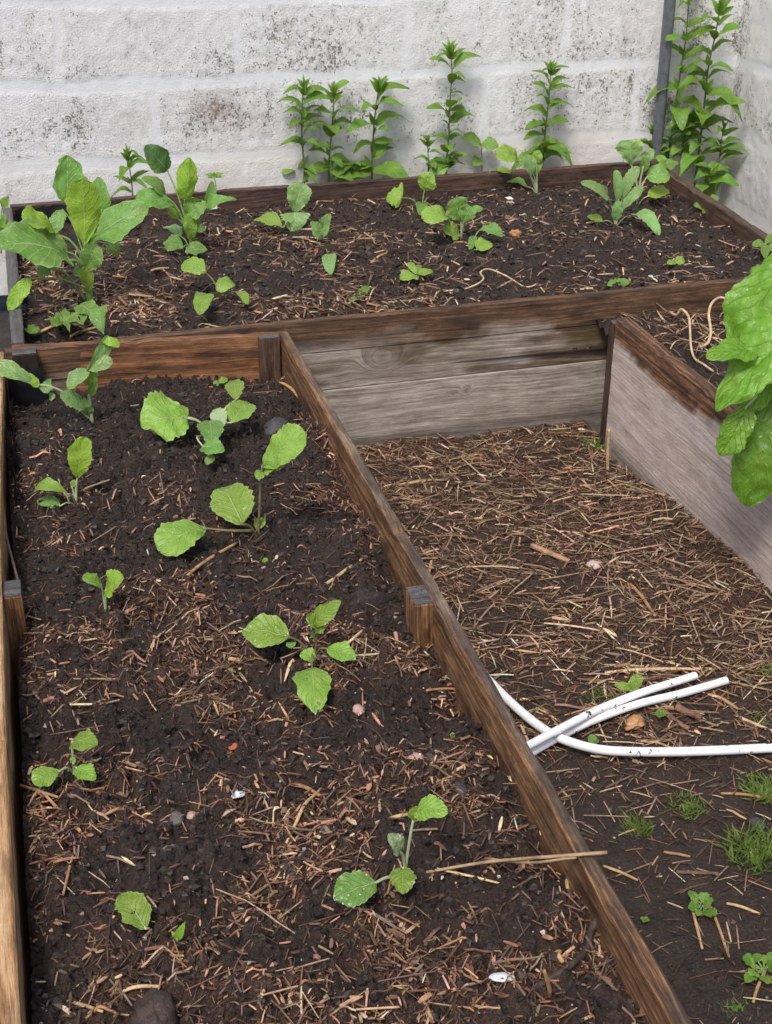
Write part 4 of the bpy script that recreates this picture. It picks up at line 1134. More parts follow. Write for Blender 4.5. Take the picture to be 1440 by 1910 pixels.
II = Plant('cabbage_seedling', 'single crinkled bright leaf lying on the soil at lower left', 'plant', S_LEFT, 284, 1738, 'pale', G_SEED)
II.leaf((272, 1732, .012), (226, 1666, .025), 58, 'round', 'bright', .5, wave=.12, lobes=.3, serr=.12)
JJ = Plant('weed_seedling', 'small yellowish sprout right of the crinkled leaf', 'weed', S_LEFT, 332, 1764, 'green')
JJ.leaf((331, 1752, .008), (346, 1718, .03), 16, 'lance', 'yellow', .3)
JJ.leaf((330, 1752, .008), (318, 1735, .015), 8, 'lance', 'yellow', .4)
KK = Plant('weed_seedling', 'pinhead green sprout by the right board of the narrow bed', 'weed', S_LEFT, 843, 1380, 'green')
KK.leaf((842, 1377, .004), (845, 1366, .010), 10, 'ovate', 'bright', .4)
KK.leaf((842, 1377, .004), (836, 1372, .008), 7, 'ovate', 'bright', .4)
K2 = Plant('weed_seedling', 'pinhead yellow-green sprout right below the tallest seedling', 'weed', S_LEFT, 494, 1050, 'green')
K2.leaf((494, 1048, .003), (497, 1040, .008), 9, 'ovate', 'yellow', .4)
K2.leaf((494, 1048, .003), (489, 1044, .006), 7, 'ovate', 'yellow', .4)

# -- big glossy plant leaning in from the right
RB = Plant('leafy_plant', 'large glossy bright green leaves hanging over the right-hand bed', 'plant', S_RIGHT, 1530, 840, 'pale')
RB.base = np.array([1.28, 1.78, float(S_RIGHT(1.28, 1.78))]); RB.root.location = [float(a) for a in RB.base]; RB.z = RB.base[2]
RB.stalk([(1520, 700, Yd(.0)), (1510, 560, Yd(.0))], .008, .005)
RB.leaf((1490, 480, Yd(.02)), (1372, 652, Yd(.03)), 125, 'ovate', 'chard', .35, 12, frm=(1512, 600, Yd(0)), wave=.07, pr=.003, bend=.12, fold=.15, nu=56, nv=33, serr=0.05, crinkle=.08, lobes=.25)
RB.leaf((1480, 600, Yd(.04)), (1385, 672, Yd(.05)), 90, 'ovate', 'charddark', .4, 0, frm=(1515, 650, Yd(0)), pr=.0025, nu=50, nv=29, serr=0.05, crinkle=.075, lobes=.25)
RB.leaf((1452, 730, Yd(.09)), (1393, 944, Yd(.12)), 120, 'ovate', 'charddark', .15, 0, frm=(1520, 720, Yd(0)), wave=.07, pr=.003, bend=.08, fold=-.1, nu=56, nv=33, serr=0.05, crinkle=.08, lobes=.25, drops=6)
RB.leaf((1395, 756, Yd(.11)), (1343, 850, Yd(.12)), 58, 'ovate', 'chard', .3, -15, frm=(1500, 720, Yd(.03)), pr=.002, nu=50, nv=29, serr=0.05, crinkle=.075, lobes=.25)
RB.leaf((1462, 690, Yd(.08)), (1385, 766, Yd(.10)), 64, 'ovate', 'chard', .3, 0, frm=(1516, 700, Yd(0)), pr=.002, nu=50, nv=29, serr=0.05, crinkle=.075, lobes=.25)
RB.leaf((1410, 655, Yd(.10)), (1317, 668, Yd(.12)), 44, 'ovate', 'chard', .5, 0, pet=False, lobes=.3, nu=28, nv=13)
RB.leaf((1490, 610, Yd(.10)), (1336, 768, Yd(.13)), 150, 'heart', 'chard', .35, 8, frm=(1518, 660, Yd(0)), wave=.05, pr=.003, bend=.07, nu=60, nv=35, serr=0.05, crinkle=.085, lobes=.3, drops=8, seed=5)

# -- tall weeds between board and wall
def tall_weed(label, pts, Y, nodes, L, seed, top=7, stemr=.0028, w=0.42, c='weed', name='tall_weed', group='tall weeds growing between board and wall', lowb=0.0, tilt=0.25, mats=None):
    P = np.array([at_y(x, y, Y) for x, y in pts])
    foot = P[0].copy(); foot[2] = 0.0
    P = np.concatenate([[foot], P])
    r = np.random.default_rng(seed)
    root = thing(name, label, 'weed', foot, group)
    V, Q = tube(P, np.linspace(stemr * 1.15, stemr * .45, len(P)), 8, 6)
    mk('stem', V, Q, M_STEM['weed' if seed % 3 else 'brown'], root)
    d = np.r_[0, np.cumsum(np.linalg.norm(np.diff(P, axis=0), axis=1))]
    z0 = d[1]
    def along(s): return np.array([np.interp(s, d, P[:, k]) for k in range(3)])
    tot = d[-1]
    nodes = nodes + 3 if nodes > 3 else nodes + 2
    for i in range(nodes):
        f = i / max(1, nodes - 1)
        s = z0 + 0.012 + (tot - z0) * (0.0 + 0.88 * f ** 1.15)
        p = along(s + r.uniform(-.008, .008))
        a0 = (0.1 if i % 2 else 0.9) + r.uniform(-.4, .4)
        LL = L * 1.28 * (1.05 - 0.36 * f) * r.uniform(.6, 1.25)
        if i % 2 and r.random() < .5: a0 += r.uniform(-.6, .6)
        for a in (a0, a0 + math.pi + r.uniform(-.6, .6)):
            p = along(max(z0 - .01, s + r.uniform(-.012, .012)))
            az = np.array([math.cos(a), -abs(math.sin(a)) * 0.85 if r.random() < .8 else math.sin(a) * .25, 0])
            if r.random() < .10: continue
            el = tilt + 0.45 * f + r.uniform(-.5, .4)
            ln = LL * r.uniform(.65, 1.15)
            tip = p + unit(az + UP * el) * ln
            if tip[1] > WY - 0.012: tip[1] = WY - 0.012
            if tip[0] > WX - 0.015: tip[0] = WX - 0.015
            nn = unit(UP * 1.0 + unit(CAM - p) * 0.5 - az * el * .6)
            Pv, Qv, uv = leaf_geo(p + az * .003, tip, nn, ln * w * r.uniform(.75, 1.15), 'ovate' if r.random() < .4 else 'lance', bend=.08, fold=.22, wave=.04, serr=.03, droop=r.uniform(.1, 1.1), twist=r.uniform(-.9, .9), seed=int(r.integers(1e6)), nu=16, nv=7)
            mk('leaf', Pv, Qv, M_LEAF[c], root, uv)
            if r.random() < .55 and f < .85:                       # little axil shoot
                t2 = p + unit(az * .6 + UP * 1.1) * ln * .42
                t2[1] = min(t2[1], WY - .01)
                Pv, Qv, uv = leaf_geo(p, t2, unit(unit(CAM - p)), ln * .14, 'lance', bend=.05, fold=.3, seed=int(r.integers(1e6)), nu=10, nv=5)
                mk('leaf', Pv, Qv, M_LEAF['weedlight' if r.random() < .4 else c], root, uv)
    e = P[-1]; e0 = along(tot - 0.028)
    for k in range(top):
        a = k * 2.4 + r.uniform(-.3, .3)
        az = np.array([math.cos(a), -abs(math.sin(a)) * .7, 0])
        st = e0 + (e - e0) * (k / top)
        ln = L * 0.92 * (0.70 - 0.25 * k / top)
        tip = st + unit(az * (1.25 - .95 * k / top) * r.uniform(.7, 1.3) + UP) * ln * r.uniform(.7, 1.1)
        tip[1] = min(tip[1], WY - .01)
        Pv, Qv, uv = leaf_geo(st, tip, unit(unit(CAM - st) - az * .4), ln * .30, 'lance', bend=.06, fold=.3, droop=r.uniform(.1, .8), seed=int(r.integers(1e6)), nu=12, nv=7)
        mk('leaf', Pv, Qv, M_LEAF['weedlight' if k >= top - 2 else c], root, uv)

YW = WY - 0.045
tall_weed('leafy weed stem, leftmost of the close trio by the wall, above stacked seedling', [(567, 318), (563, 253), (564, 187), (568, 158)], YW, 5, 0.067, 1, w=.5)
tall_weed('leafy weed stem, middle one of the close trio by the wall', [(613, 328), (617, 264), (622, 204), (623, 165)], YW, 6, 0.067, 2, w=.5)
tall_weed('leafy weed stem, rightmost and tallest of the close trio by the wall', [(694, 325), (696, 258), (702, 193), (709, 155)], YW, 6, 0.078, 4, w=.5)
tall_weed('short young weed shoot standing between the trio stems', [(658, 330), (657, 308)], YW - .01, 2, .042, 5, 5, .002)
tall_weed('leafy weed with a nodding curled top, left of the lone leafy weed', [(831, 320), (836, 271), (840, 179), (843, 129), (838, 92)], YW, 8, 0.076, 7, w=.5)
tall_weed('short bright weed shoot at the left foot of the nodding weed', [(799, 316), (796, 256)], YW - .012, 3, .05, 8, 6, .002, c='weed')
tall_weed('low pale weed shoot at the right foot of the nodding weed', [(833, 325), (833, 296)], YW - .015, 2, .055, 9, 6, .002, c='weedlight')
tall_weed('lone leafy weed against white wall, halfway to the pole', [(1012, 306), (1018, 239), (1023, 192), (1026, 155), (1027, 122)], YW, 8, 0.064, 10, w=.5)
tall_weed('tall weed right beside the grey pole, taller than the photo', [(1246, 297), (1255, 232), (1264, 171), (1270, 127), (1279, 74), (1284, 16), (1290, -60)], YW + .005, 9, .082, 11, 6, .0032, w=.5)
tall_weed('tall weed in the wall corner, farthest right, ending near the top', [(1300, 312), (1308, 245), (1315, 185), (1321, 127), (1334, 66), (1344, 10)], YW - .03, 9, .088, 13, 8, .0036, w=.5)
tall_weed('short weed sprouting left of the grey pole', [(1219, 300), (1217, 262), (1216, 236)], YW + .01, 3, .055, 14, 5, .002)
tall_weed('short weed sprouting right of the corner weed, against the right wall', [(1338, 325), (1345, 270), (1350, 232)], YW - .05, 4, .055, 16, 5, .002)
tall_weed('low dark weed at the foot of the right wall behind the side board', [(1320, 345), (1322, 318)], YW - .16, 2, .062, 17, 4, .002, w=.7)
tall_weed('slim weed between the two tall corner weeds, half their height', [(1270, 300), (1280, 250), (1290, 215)], YW - .015, 4, .070, 23, 6, .002, w=.5)
tall_weed('short bushy weed behind the back board, left of the second tall cabbage', [(247, 358), (242, 315), (237, 283)], 3.60, 3, .056, 18, 7, .002)
I9 = Plant('weed_seedling', 'thin pale weed seedling in front of the board, right of the nodding weed', 'weed', S_FAR, 899, 334, 'brown')
I9.stalk([(899, 300, Yd(0)), (898, 268, Yd(0))], .0016, .0012)
I9.leaf((897, 268, Yd(0)), (862, 258, Yd(.02)), 20, 'ovate', 'weedlight', .5, pet=False)
I9.leaf((899, 268, Yd(0)), (930, 274, Yd(.02)), 22, 'ovate', 'weedlight', .5, pet=False)
I9.leaf((898, 300, Yd(0)), (880, 306, Yd(.01)), 18, 'ovate', 'weedlight', .5, pet=False)
# outside the left edge
def clump(name, label, cat, c, n, h, spread, r, mat=M_GRASS, w=.003, group=None, tall=False):
    root = thing(name, label, cat, c, group)
    rr = np.random.default_rng(r)
    parts, uvs = [], []
    for i in range(n):
        a = rr.uniform(0, 2 * math.pi); d = rr.random() ** (.5 if tall else .85) * spread
        b = np.array(c) + [math.cos(a) * d, math.sin(a) * d, -0.002]
        hh = h * rr.uniform(.45, 1.1)
        tip = b + ([rr.normal() * .04 * hh - .02, rr.normal() * .08 * hh, hh] if tall else [rr.normal() * .7 * hh, rr.normal() * .7 * hh, hh])
        V, Q, uv = leaf_geo(b, tip, unit([rr.normal(), -1, .4]), w * rr.uniform(.7, 1.3), 'lance', bend=.06, fold=.2, wave=0, serr=0, droop=rr.uniform(0, .25 if tall else .9), seed=int(rr.integers(1e6)), nu=8, nv=3)
        parts.append((V, Q)); uvs.append(uv)
    V, Q = join(*parts)
    o = mk('grass_blades', V, Q, mat, root, np.concatenate(uvs))
    o['kind'] = 'stuff'
    return root
clump('grass_clump', 'tall green grass clump outside the left board of the far bed', 'grass', (-0.145, 2.52, -0.02), 150, .40, .045, 1, w=.008, mat=M_LEAF['weed'], tall=True)
clump('grass_clump', 'shorter grass clump beyond the far bed left corner', 'grass', (-0.155, 2.95, -0.02), 110, .34, .05, 2, w=.008, mat=M_LEAF['weed'], tall=True)
KL = Plant('weed_plant', 'leafy weed peeping over the left board of the far bed', 'weed', S_FAR, 2, 470, 'green', Y=3.25)
KL.leaf((4, 388, Yd(0)), (17, 368, Yd(.01)), 18, 'round', 'weed', .4)
KL.leaf((0, 418, Yd(0)), (26, 424, Yd(.02)), 16, 'ovate', 'weedlight', .5)
KL.leaf((0, 438, Yd(0)), (28, 436, Yd(.03)), 18, 'ovate', 'mid', .5)
KL.leaf((0, 430, Yd(0)), (10, 398, Yd(.01)), 14, 'ovate', 'weedlight', .3)

# -- grass tufts and weeds on the path
def on_path(px, py): return S_PATH.hit(px, py)
for (px, py, n, h, sp, w, lab) in ((1190, 1545, 70, .030, .020, .0022, 'small grass tuft on the mud, leftmost of the lower tufts'),
                                (1285, 1505, 75, .026, .028, .0022, 'ragged grass tuft below the straight run of white pipe'),
                                (1412, 1590, 210, .040, .045, .0026, 'largest grass tuft on the mud at the right edge'),
                                (1424, 1478, 90, .042, .028, .0026, 'upright grass tuft at the right edge right below the pipe'),
                                (1415, 1345, 70, .024, .030, .0024, 'low grass patch at the right edge right of the pipe ends'),
                                (1437, 1255, 40, .030, .022, .0024, 'thin grass tuft beside the grey plank foot'),
                                (1372, 1880, 40, .020, .018, .002, 'thin grass tuft at the very bottom right'),
                                (1100, 835, 26, .060, .020, .0022, 'thin grass blades rising from straw by the plank corner'),
                                (1128, 1300, 40, .022, .030, .0016, 'wispy grass among straw behind the pipes'),
                                (966, 1330, 22, .020, .012, .0016, 'wispy grass at the outer foot of the dividing board')):
    clump('grass_tuft', lab, 'grass', on_path(px, py), int(n * 1.7), h * .42, sp * .95, int(px + py), w=w * .8)
PW = Plant('weed_seedling', 'bright pointed-leaf weed right behind the two pipe ends', 'weed', S_PATH, 1178, 1296, 'green')
PW.leaf((1178, 1289, .008), (1193, 1256, .03), 24, 'ovate', 'bright', .3)
PW.leaf((1174, 1286, .01), (1146, 1277, .015), 13, 'ovate', 'bright', .5)
PW.leaf((1173, 1286, .01), (1158, 1270, .015), 9, 'lance', 'bright', .5)
PW2 = Plant('weed_seedling', 'pale single weed leaf in the fork of the crossed pipes', 'weed', S_PATH, 1106, 1388, 'green')
PW2.leaf((1108, 1386, .005), (1101, 1370, .012), 16, 'ovate', 'weedlight', .4)
PW2.leaf((1108, 1386, .005), (1117, 1380, .010), 9, 'ovate', 'weedlight', .4)
PW3 = Plant('weed_plant', 'small spreading weed with dead red stalks below the middle of the mud', 'weed', S_PATH, 1312, 1690, 'green')
for k in range(13):
    a = k * 2.39; rr = 16 + 8 * (k % 4)
    PW3.leaf((1308 + rr * .3 * math.cos(a), 1690 + rr * .25 * math.sin(a), .006), (1308 + rr * 1.15 * math.cos(a), 1686 + rr * .7 * math.sin(a), .012), 15, 'round', 'weed' if k % 2 else 'weedlight', .7, pr=.0008, lobes=.3)
PW4 = Plant('weed_plant', 'clover-like weed at the lower right edge', 'weed', S_PATH, 1425, 1815, 'green')
for k, (x, y) in enumerate(((1385, 1785), (1400, 1800), (1408, 1778), (1430, 1782), (1445, 1800), (1398, 1820), (1390, 1832), (1432, 1836), (1450, 1780))):
    PW4.leaf((1420 + (x - 1420) * .45, 1808 + (y - 1808) * .45, .01), (x, y, .016), 22, 'round', 'bright' if k % 2 else 'weed', .7, lobes=.2, pr=.0009)
PW5 = Plant('weed_seedling', 'small round-leaved sprout among bark sticks under the pipes', 'weed', S_PATH, 1232, 1340, 'green')
for k in range(5):
    a = k * 1.3 + .4
    PW5.leaf((1232, 1335, .006), (1232 + 11 * math.cos(a), 1330 + 9 * math.sin(a), .012), 9, 'round', 'weedlight', .6, pr=.0006)
PW6 = Plant('weed_seedling', 'lone small sprout on bare mud beside the dividing board', 'weed', S_PATH, 1203, 1720, 'green')
for k in range(4):
    a = k * 1.6 + .4
    PW6.leaf((1203, 1717, .004), (1203 + 10 * math.cos(a), 1715 + 6 * math.sin(a), .008), 8, 'round', 'weedlight', .7, pr=.0006)

# ------------------------------------------------------------------ white pipes on the path
def pipe(label, pts, r=0.0062):
    P = [at_z(x, y, float(S_PATH.hit(x, y)[2]) * 0 + z) for x, y, z in pts]
    root = thing('plastic_pipe', label, 'pipe', P[0], None)
    V, Q = tube(P, r, 16, 8, cap=False)
    mk('pipe_wall', V, Q, M_HOSE, root)
    e = P[-1]; d = unit(P[-1] - P[-2])
    V, Q = tube([e + d * .0003, e + d * .0006, e - d * .004, e - d * .03], [r, r * .78, r * .76, r * .7], 16, 1, cap=True)
    mk('cut_end', V, Q, M_LINER, root)
pipe('white plastic pipe curving from the board across to the right edge', [(905, 1262, .020), (938, 1296, .018), (969, 1325, .016), (1008, 1356, .0135), (1043, 1376, .014), (1094, 1393, .013), (1152, 1401, .012), (1269, 1402, .012), (1440, 1395, .013), (1520, 1390, .013)], .0066)
pipe('white plastic pipe, upper of the two short parallel ends', [(960, 1403, .030), (993, 1387, .0300), (1036, 1364, .0285), (1113, 1325, .022), (1191, 1294, .018), (1269, 1269, .015), (1297, 1260, .014)], .0060)
pipe('white plastic pipe smudged with soil, lower of the two short parallel ends', [(965, 1420, .011), (1001, 1398, .010), (1055, 1368, .008), (1113, 1341, .010), (1191, 1313, .012), (1269, 1294, .012), (1355, 1269, .013)], .0060)

# ------------------------------------------------------------------ loose bits that stand out
def lump(name, label, cat, field, px, py, w, h, mat, depth=None, seed=0, sink=.3, group=None, yaw=0.0, facet=.25):
    c = field.hit(px, py)
    zc = (c - CAM) @ CW
    rx = w / 2 * zc / F; rz = h / 2 * zc / F
    ry = depth if depth else rx * .8
    nu, nv = 24, 34
    th = np.linspace(0.02, math.pi - .02, nu); ph = np.linspace(0, 2 * math.pi, nv + 1)
    TH, PH = np.meshgrid(th, ph, indexing='ij')
    nz = 1 + facet * (fbm(np.cos(PH) * np.sin(TH) * 1.0 + seed, np.sin(PH) * np.sin(TH) + np.cos(TH) + seed, 1.7, 3) + .45 * fbm(np.cos(PH) * np.sin(TH) * 2 + seed, np.sin(PH) * 2 + np.cos(TH) * 3, 3.5, 3))
    X = np.sin(TH) * np.cos(PH) * rx * nz; Yv = np.sin(TH) * np.sin(PH) * ry * nz; Z = np.cos(TH) * rz * nz
    cs, sn = math.cos(yaw), math.sin(yaw)
    V = np.stack([c[0] + X * cs - Yv * sn, c[1] + X * sn + Yv * cs, c[2] + Z + rz * (1 - 2 * sink)], -1).reshape(-1, 3)
    o = mk(name, V, grid_quads(nu, nv + 1), mat, None)
    return tag(o, label, cat, group)

def rod(name, label, cat, field, pts, r, mat, group=None, k=6, taper=.75, flat=None, lift=.0):
    """pts (px, py, h) with h above the soil under it"""
    P = []
    for x, y, h in pts:
        P.append(field.hit(x, y, h + r * .7 + lift) if field is not None else at_z(x, y, h))
    if len(P) == 2: P = [P[0], P[0] * .5 + P[1] * .5 + [0, 0, .0008], P[1]]
    V, Q = tube(P, np.linspace(r, r * taper, len(P)), k, 4)
    o = mk(name, V, Q, mat, None, smooth=True)
    return tag(o, label, cat, group)

def pxr(field, px, py, w):
    c = field.hit(px, py)
    return w / 2 * ((c - CAM) @ CW) / F

rod('dry_stalk', 'long split straw stalk lying across the dividing board', 'stalk', None, [(795, 1627, .212), (900, 1609, .228), (985, 1601, .255), (1040, 1597, T + .0035), (1132, 1590, T + .006)], .0016, M_STRAWTHING, taper=1.25)
rod('dry_stalk', 'thinner straw stalk under the long one on the dividing board', 'stalk', None, [(905, 1602, .222), (990, 1609, .250), (1050, 1602, T + .0025), (1075, 1600, T + .003)], .0016, M_STRAWTHING)
rod('stick', 'short thick pale stick on the straw of the path', 'stick', S_PATH, [(992, 1018, .004), (1030, 1034, .003), (1062, 1047, .002)], .0058, plain('pale_stick', (0.36, 0.21, 0.12), .7, 0, .35, 60, .6), taper=.8)
rod('bark_stick', 'red-brown bark stick under the pipes, nearer the fork', 'stick', S_PATH, [(1237, 1326, .002), (1262, 1346, .002), (1285, 1360, .0)], .0046, M_BARK)
rod('bark_stick', 'stout red-brown bark stick under the pipes, right of the other', 'stick', S_PATH, [(1260, 1318, .004), (1280, 1328, .003), (1308, 1338, .002)], .0062, M_BARK)
lump('wood_chip', 'light orange split wood chip leaning under the pipes', 'wood chip', S_PATH, 1183, 1354, 46, 22, M_WOOD_PALE, .012, 3, .2, yaw=.6, facet=.6)
rod('twig', 'thin grey twig lying toward the grey plank on the mud', 'twig', S_PATH, [(1312, 1133, .006), (1340, 1185, .003), (1372, 1243, .0)], .0018, M_TWIG)
rod('twig', 'grey dead twig leaning against the stake of the left board', 'twig', S_LEFT, [(8, 980, .02), (14, 1010, .02), (26, 1055, .02), (34, 1085, .015)], .0022, M_TWIG)
rod('twig', 'thin pale twig near the left board below the stake', 'twig', S_LEFT, [(62, 1290, .004), (90, 1325, .003), (120, 1361, .0)], .0014, M_TWIG)
rod('twig', 'pale stick on the soil beside the wide cross-shaped seedling', 'twig', S_LEFT, [(640, 1207, .004), (658, 1192, .004), (676, 1176, .006)], .0022, M_PALE_ROOT)
rod('dry_root', 'pale dry root looping up in the right-hand bed, left loop', 'root', S_RIGHT, [(1250, 582, .010), (1262, 588, .012), (1271, 577, .028), (1284, 590, .032), (1287, 613, .026), (1289, 647, .018), (1296, 669, .008), (1311, 679, .004), (1331, 693, .002)], .0030, M_PALE_ROOT, taper=.7)
rod('dry_root', 'pale dry root looping up in the right-hand bed, taller right loop', 'root', S_RIGHT, [(1300, 650, .003), (1319, 641, .012), (1326, 619, .026), (1322, 586, .046), (1329, 564, .058), (1346, 555, .060), (1370, 568, .050), (1400, 585, .02)], .0030, M_PALE_ROOT, taper=.9)
rod('dry_root', 'thin pale dry root looping on the far bed near its front board', 'root', S_FAR, [(826, 543, .002), (862, 540, .004), (888, 531, .010), (902, 520, .018), (896, 508, .022), (912, 502, .022), (945, 515, .014), (978, 535, .004), (1000, 531, .003)], .0022, M_PALE_ROOT)
rod('root', 'thick dark root curling beside the dividing board in the foreground', 'root', S_LEFT, [(1118, 1712, .006), (1103, 1735, .006), (1095, 1770, .004), (1062, 1802, .004), (1010, 1835, .002), (945, 1880, .0)], .0040, M_ROOT, k=8)
lump('root_stump', 'dark hairy root stump poking out at the bottom edge', 'root', S_LEFT, 290, 1912, 96, 74, M_ROOT, .030, 4, .35, facet=.35)
lump('soil_clod', 'large dark wrinkled clod behind the cross-shaped seedling', 'clod', S_LEFT, 690, 1128, 88, 62, M_CLOD, .024, 5, .55, facet=.5)
lump('stone', 'smooth dark grey stone near the board by the widest seedling', 'stone', S_LEFT, 515, 803, 58, 40, M_STONE_DARK, .024, 6, .45)
lump('stone', 'dark angular stone by the dividing board in the foreground', 'stone', S_LEFT, 857, 1478, 34, 26, M_STONE_DARK, .012, 7, .4)
lump('stone', 'rounded brown stone beside the dark angular one', 'stone', S_LEFT, 776, 1418, 34, 24, M_STONE_PINK, .011, 8, .4)
lump('stone', 'grey flat pebble among seedling soil, left of the white shell', 'stone', S_LEFT, 328, 1528, 30, 20, M_STONE, .010, 9, .4)
lump('stone', 'small pinkish pebble right beside the grey flat pebble', 'stone', S_LEFT, 358, 1523, 20, 14, M_STONE_PINK, .006, 10, .4)
lump('stone', 'pinkish pebble right of the downward leaf of the cross-shaped seedling', 'stone', S_LEFT, 669, 1325, 22, 17, M_STONE_PINK, .008, 11, .4)
lump('stone', 'pale pink pebble on the straw of the path', 'stone', S_PATH, 1109, 1056, 32, 18, plain('pale_pink_stone', (0.52, 0.38, 0.34), .7, 0, .25, 80), .012, 12, .4)
lump('stone', 'dark pebble half sunk in mud at the right edge', 'stone', S_PATH, 1412, 1537, 30, 18, M_STONE_DARK, .012, 13, .4)
lump('stone', 'small white pebble below the fork of the far seedlings, left of the tag scrap', 'stone', S_FAR, 827, 344, 16, 9, M_SHELL, .010, 14, .3)
lump('brick_crumb', 'small red brick crumb below the small grey-green seedling', 'brick', S_FAR, 592, 470, 12, 9, M_BRICK, .007, 15, .3)
lump('brick_crumb', 'orange-brown dry crumb in the middle of the far bed', 'brick', S_FAR, 960, 442, 26, 18, plain('orange_crumb', (.40, .19, .08), .85, 0, .45, 90, .8), .014, 16, .3, facet=.6)
lump('brick_crumb', 'red speck of brick in the foreground left of the middle', 'brick', S_LEFT, 436, 1394, 18, 12, M_BRICK, .006, 17, .3, facet=.7)

def shell(name, label, cat, field, px, py, lx_, wy, ang, mat, seed):
    c = field.hit(px, py)
    zc = (c - CAM) @ CW
    L, W = lx_ * zc / F, wy * zc / F * 1.6
    nu, nv = 12, 9
    u = np.linspace(0.01, .99, nu); v = np.linspace(-1, 1, nv)
    U, Vv = np.meshgrid(u, v, indexing='ij')
    w = (U ** .5 * (1 - U) ** .35); w = w / w.max() * W / 2
    X = (U - .5) * L; Yv = Vv * w; Z = (1 - Vv ** 2) * W * .22 * np.sin(math.pi * U) + .0012 + np.sin(U * 40) * .00015
    a = math.radians(ang)
    top = np.stack([c[0] + X * math.cos(a) - Yv * math.sin(a), c[1] + X * math.sin(a) + Yv * math.cos(a), c[2] + Z + .0065], -1).reshape(-1, 3)
    V = np.concatenate([top, top - [0, 0, .0010]]); Q = grid_quads(nu, nv)
    return tag(mk(name, V, np.concatenate([Q, Q + len(top)]), mat), label, cat)
shell('shell_fragment', 'white shell fragment on dark soil in the left foreground', 'shell', S_LEFT, 440, 1490, 42, 15, 8, M_SHELL, 1)
shell('shell_fragment', 'bluish white mussel shell sliver at the bottom near the dividing board', 'shell', S_LEFT, 935, 1833, 48, 14, -14, M_SHELL, 2)
def tagplate(label, c, yaw, tilt, w, h, stake=True):
    root = thing('plant_tag', label, 'plant tag', c)
    e1 = np.array([math.cos(yaw), math.sin(yaw), 0]); e2 = unit(np.array([-math.sin(yaw) * math.sin(tilt), math.cos(yaw) * math.sin(tilt), math.cos(tilt)]))
    n = np.cross(e1, e2)
    def slab(o, w_, h_, t_, name, mat):
        pts = []
        for s in (-1, 1):
            for (i, j) in ((-1, 0), (1, 0), (1, .85), (.7, 1), (-.7, 1), (-1, .85)):
                pts.append(o + e1 * i * w_ / 2 + e2 * j * h_ + n * s * t_ / 2)
        V = np.array(pts)
        Q = [(0, 1, 2, 5), (5, 2, 3, 4), (6, 7, 8, 11), (11, 8, 9, 10)] + [(i, (i + 1) % 6, 6 + (i + 1) % 6, 6 + i) for i in range(6)]
        mk(name, V, Q, mat, root, smooth=False)
    b = np.array(c)
    if stake:
        slab(b - [0, 0, .01], w * .35, h * .9, .0012, 'stake', M_ROOT)
        slab(b + e2 * h * .75, w, h, .0014, 'plate', M_LABEL)
    else:
        slab(b, w, h, .0014, 'plate', M_LABEL)
tagplate('white plastic plant tag on a dark stake by the second tall cabbage', S_FAR.hit(401, 404), .15, .15, .017, .026)
tagplate('torn scrap of white plastic tag lying in the far bed', S_FAR.hit(957, 379), .5, 1.1, .030, .026, False)

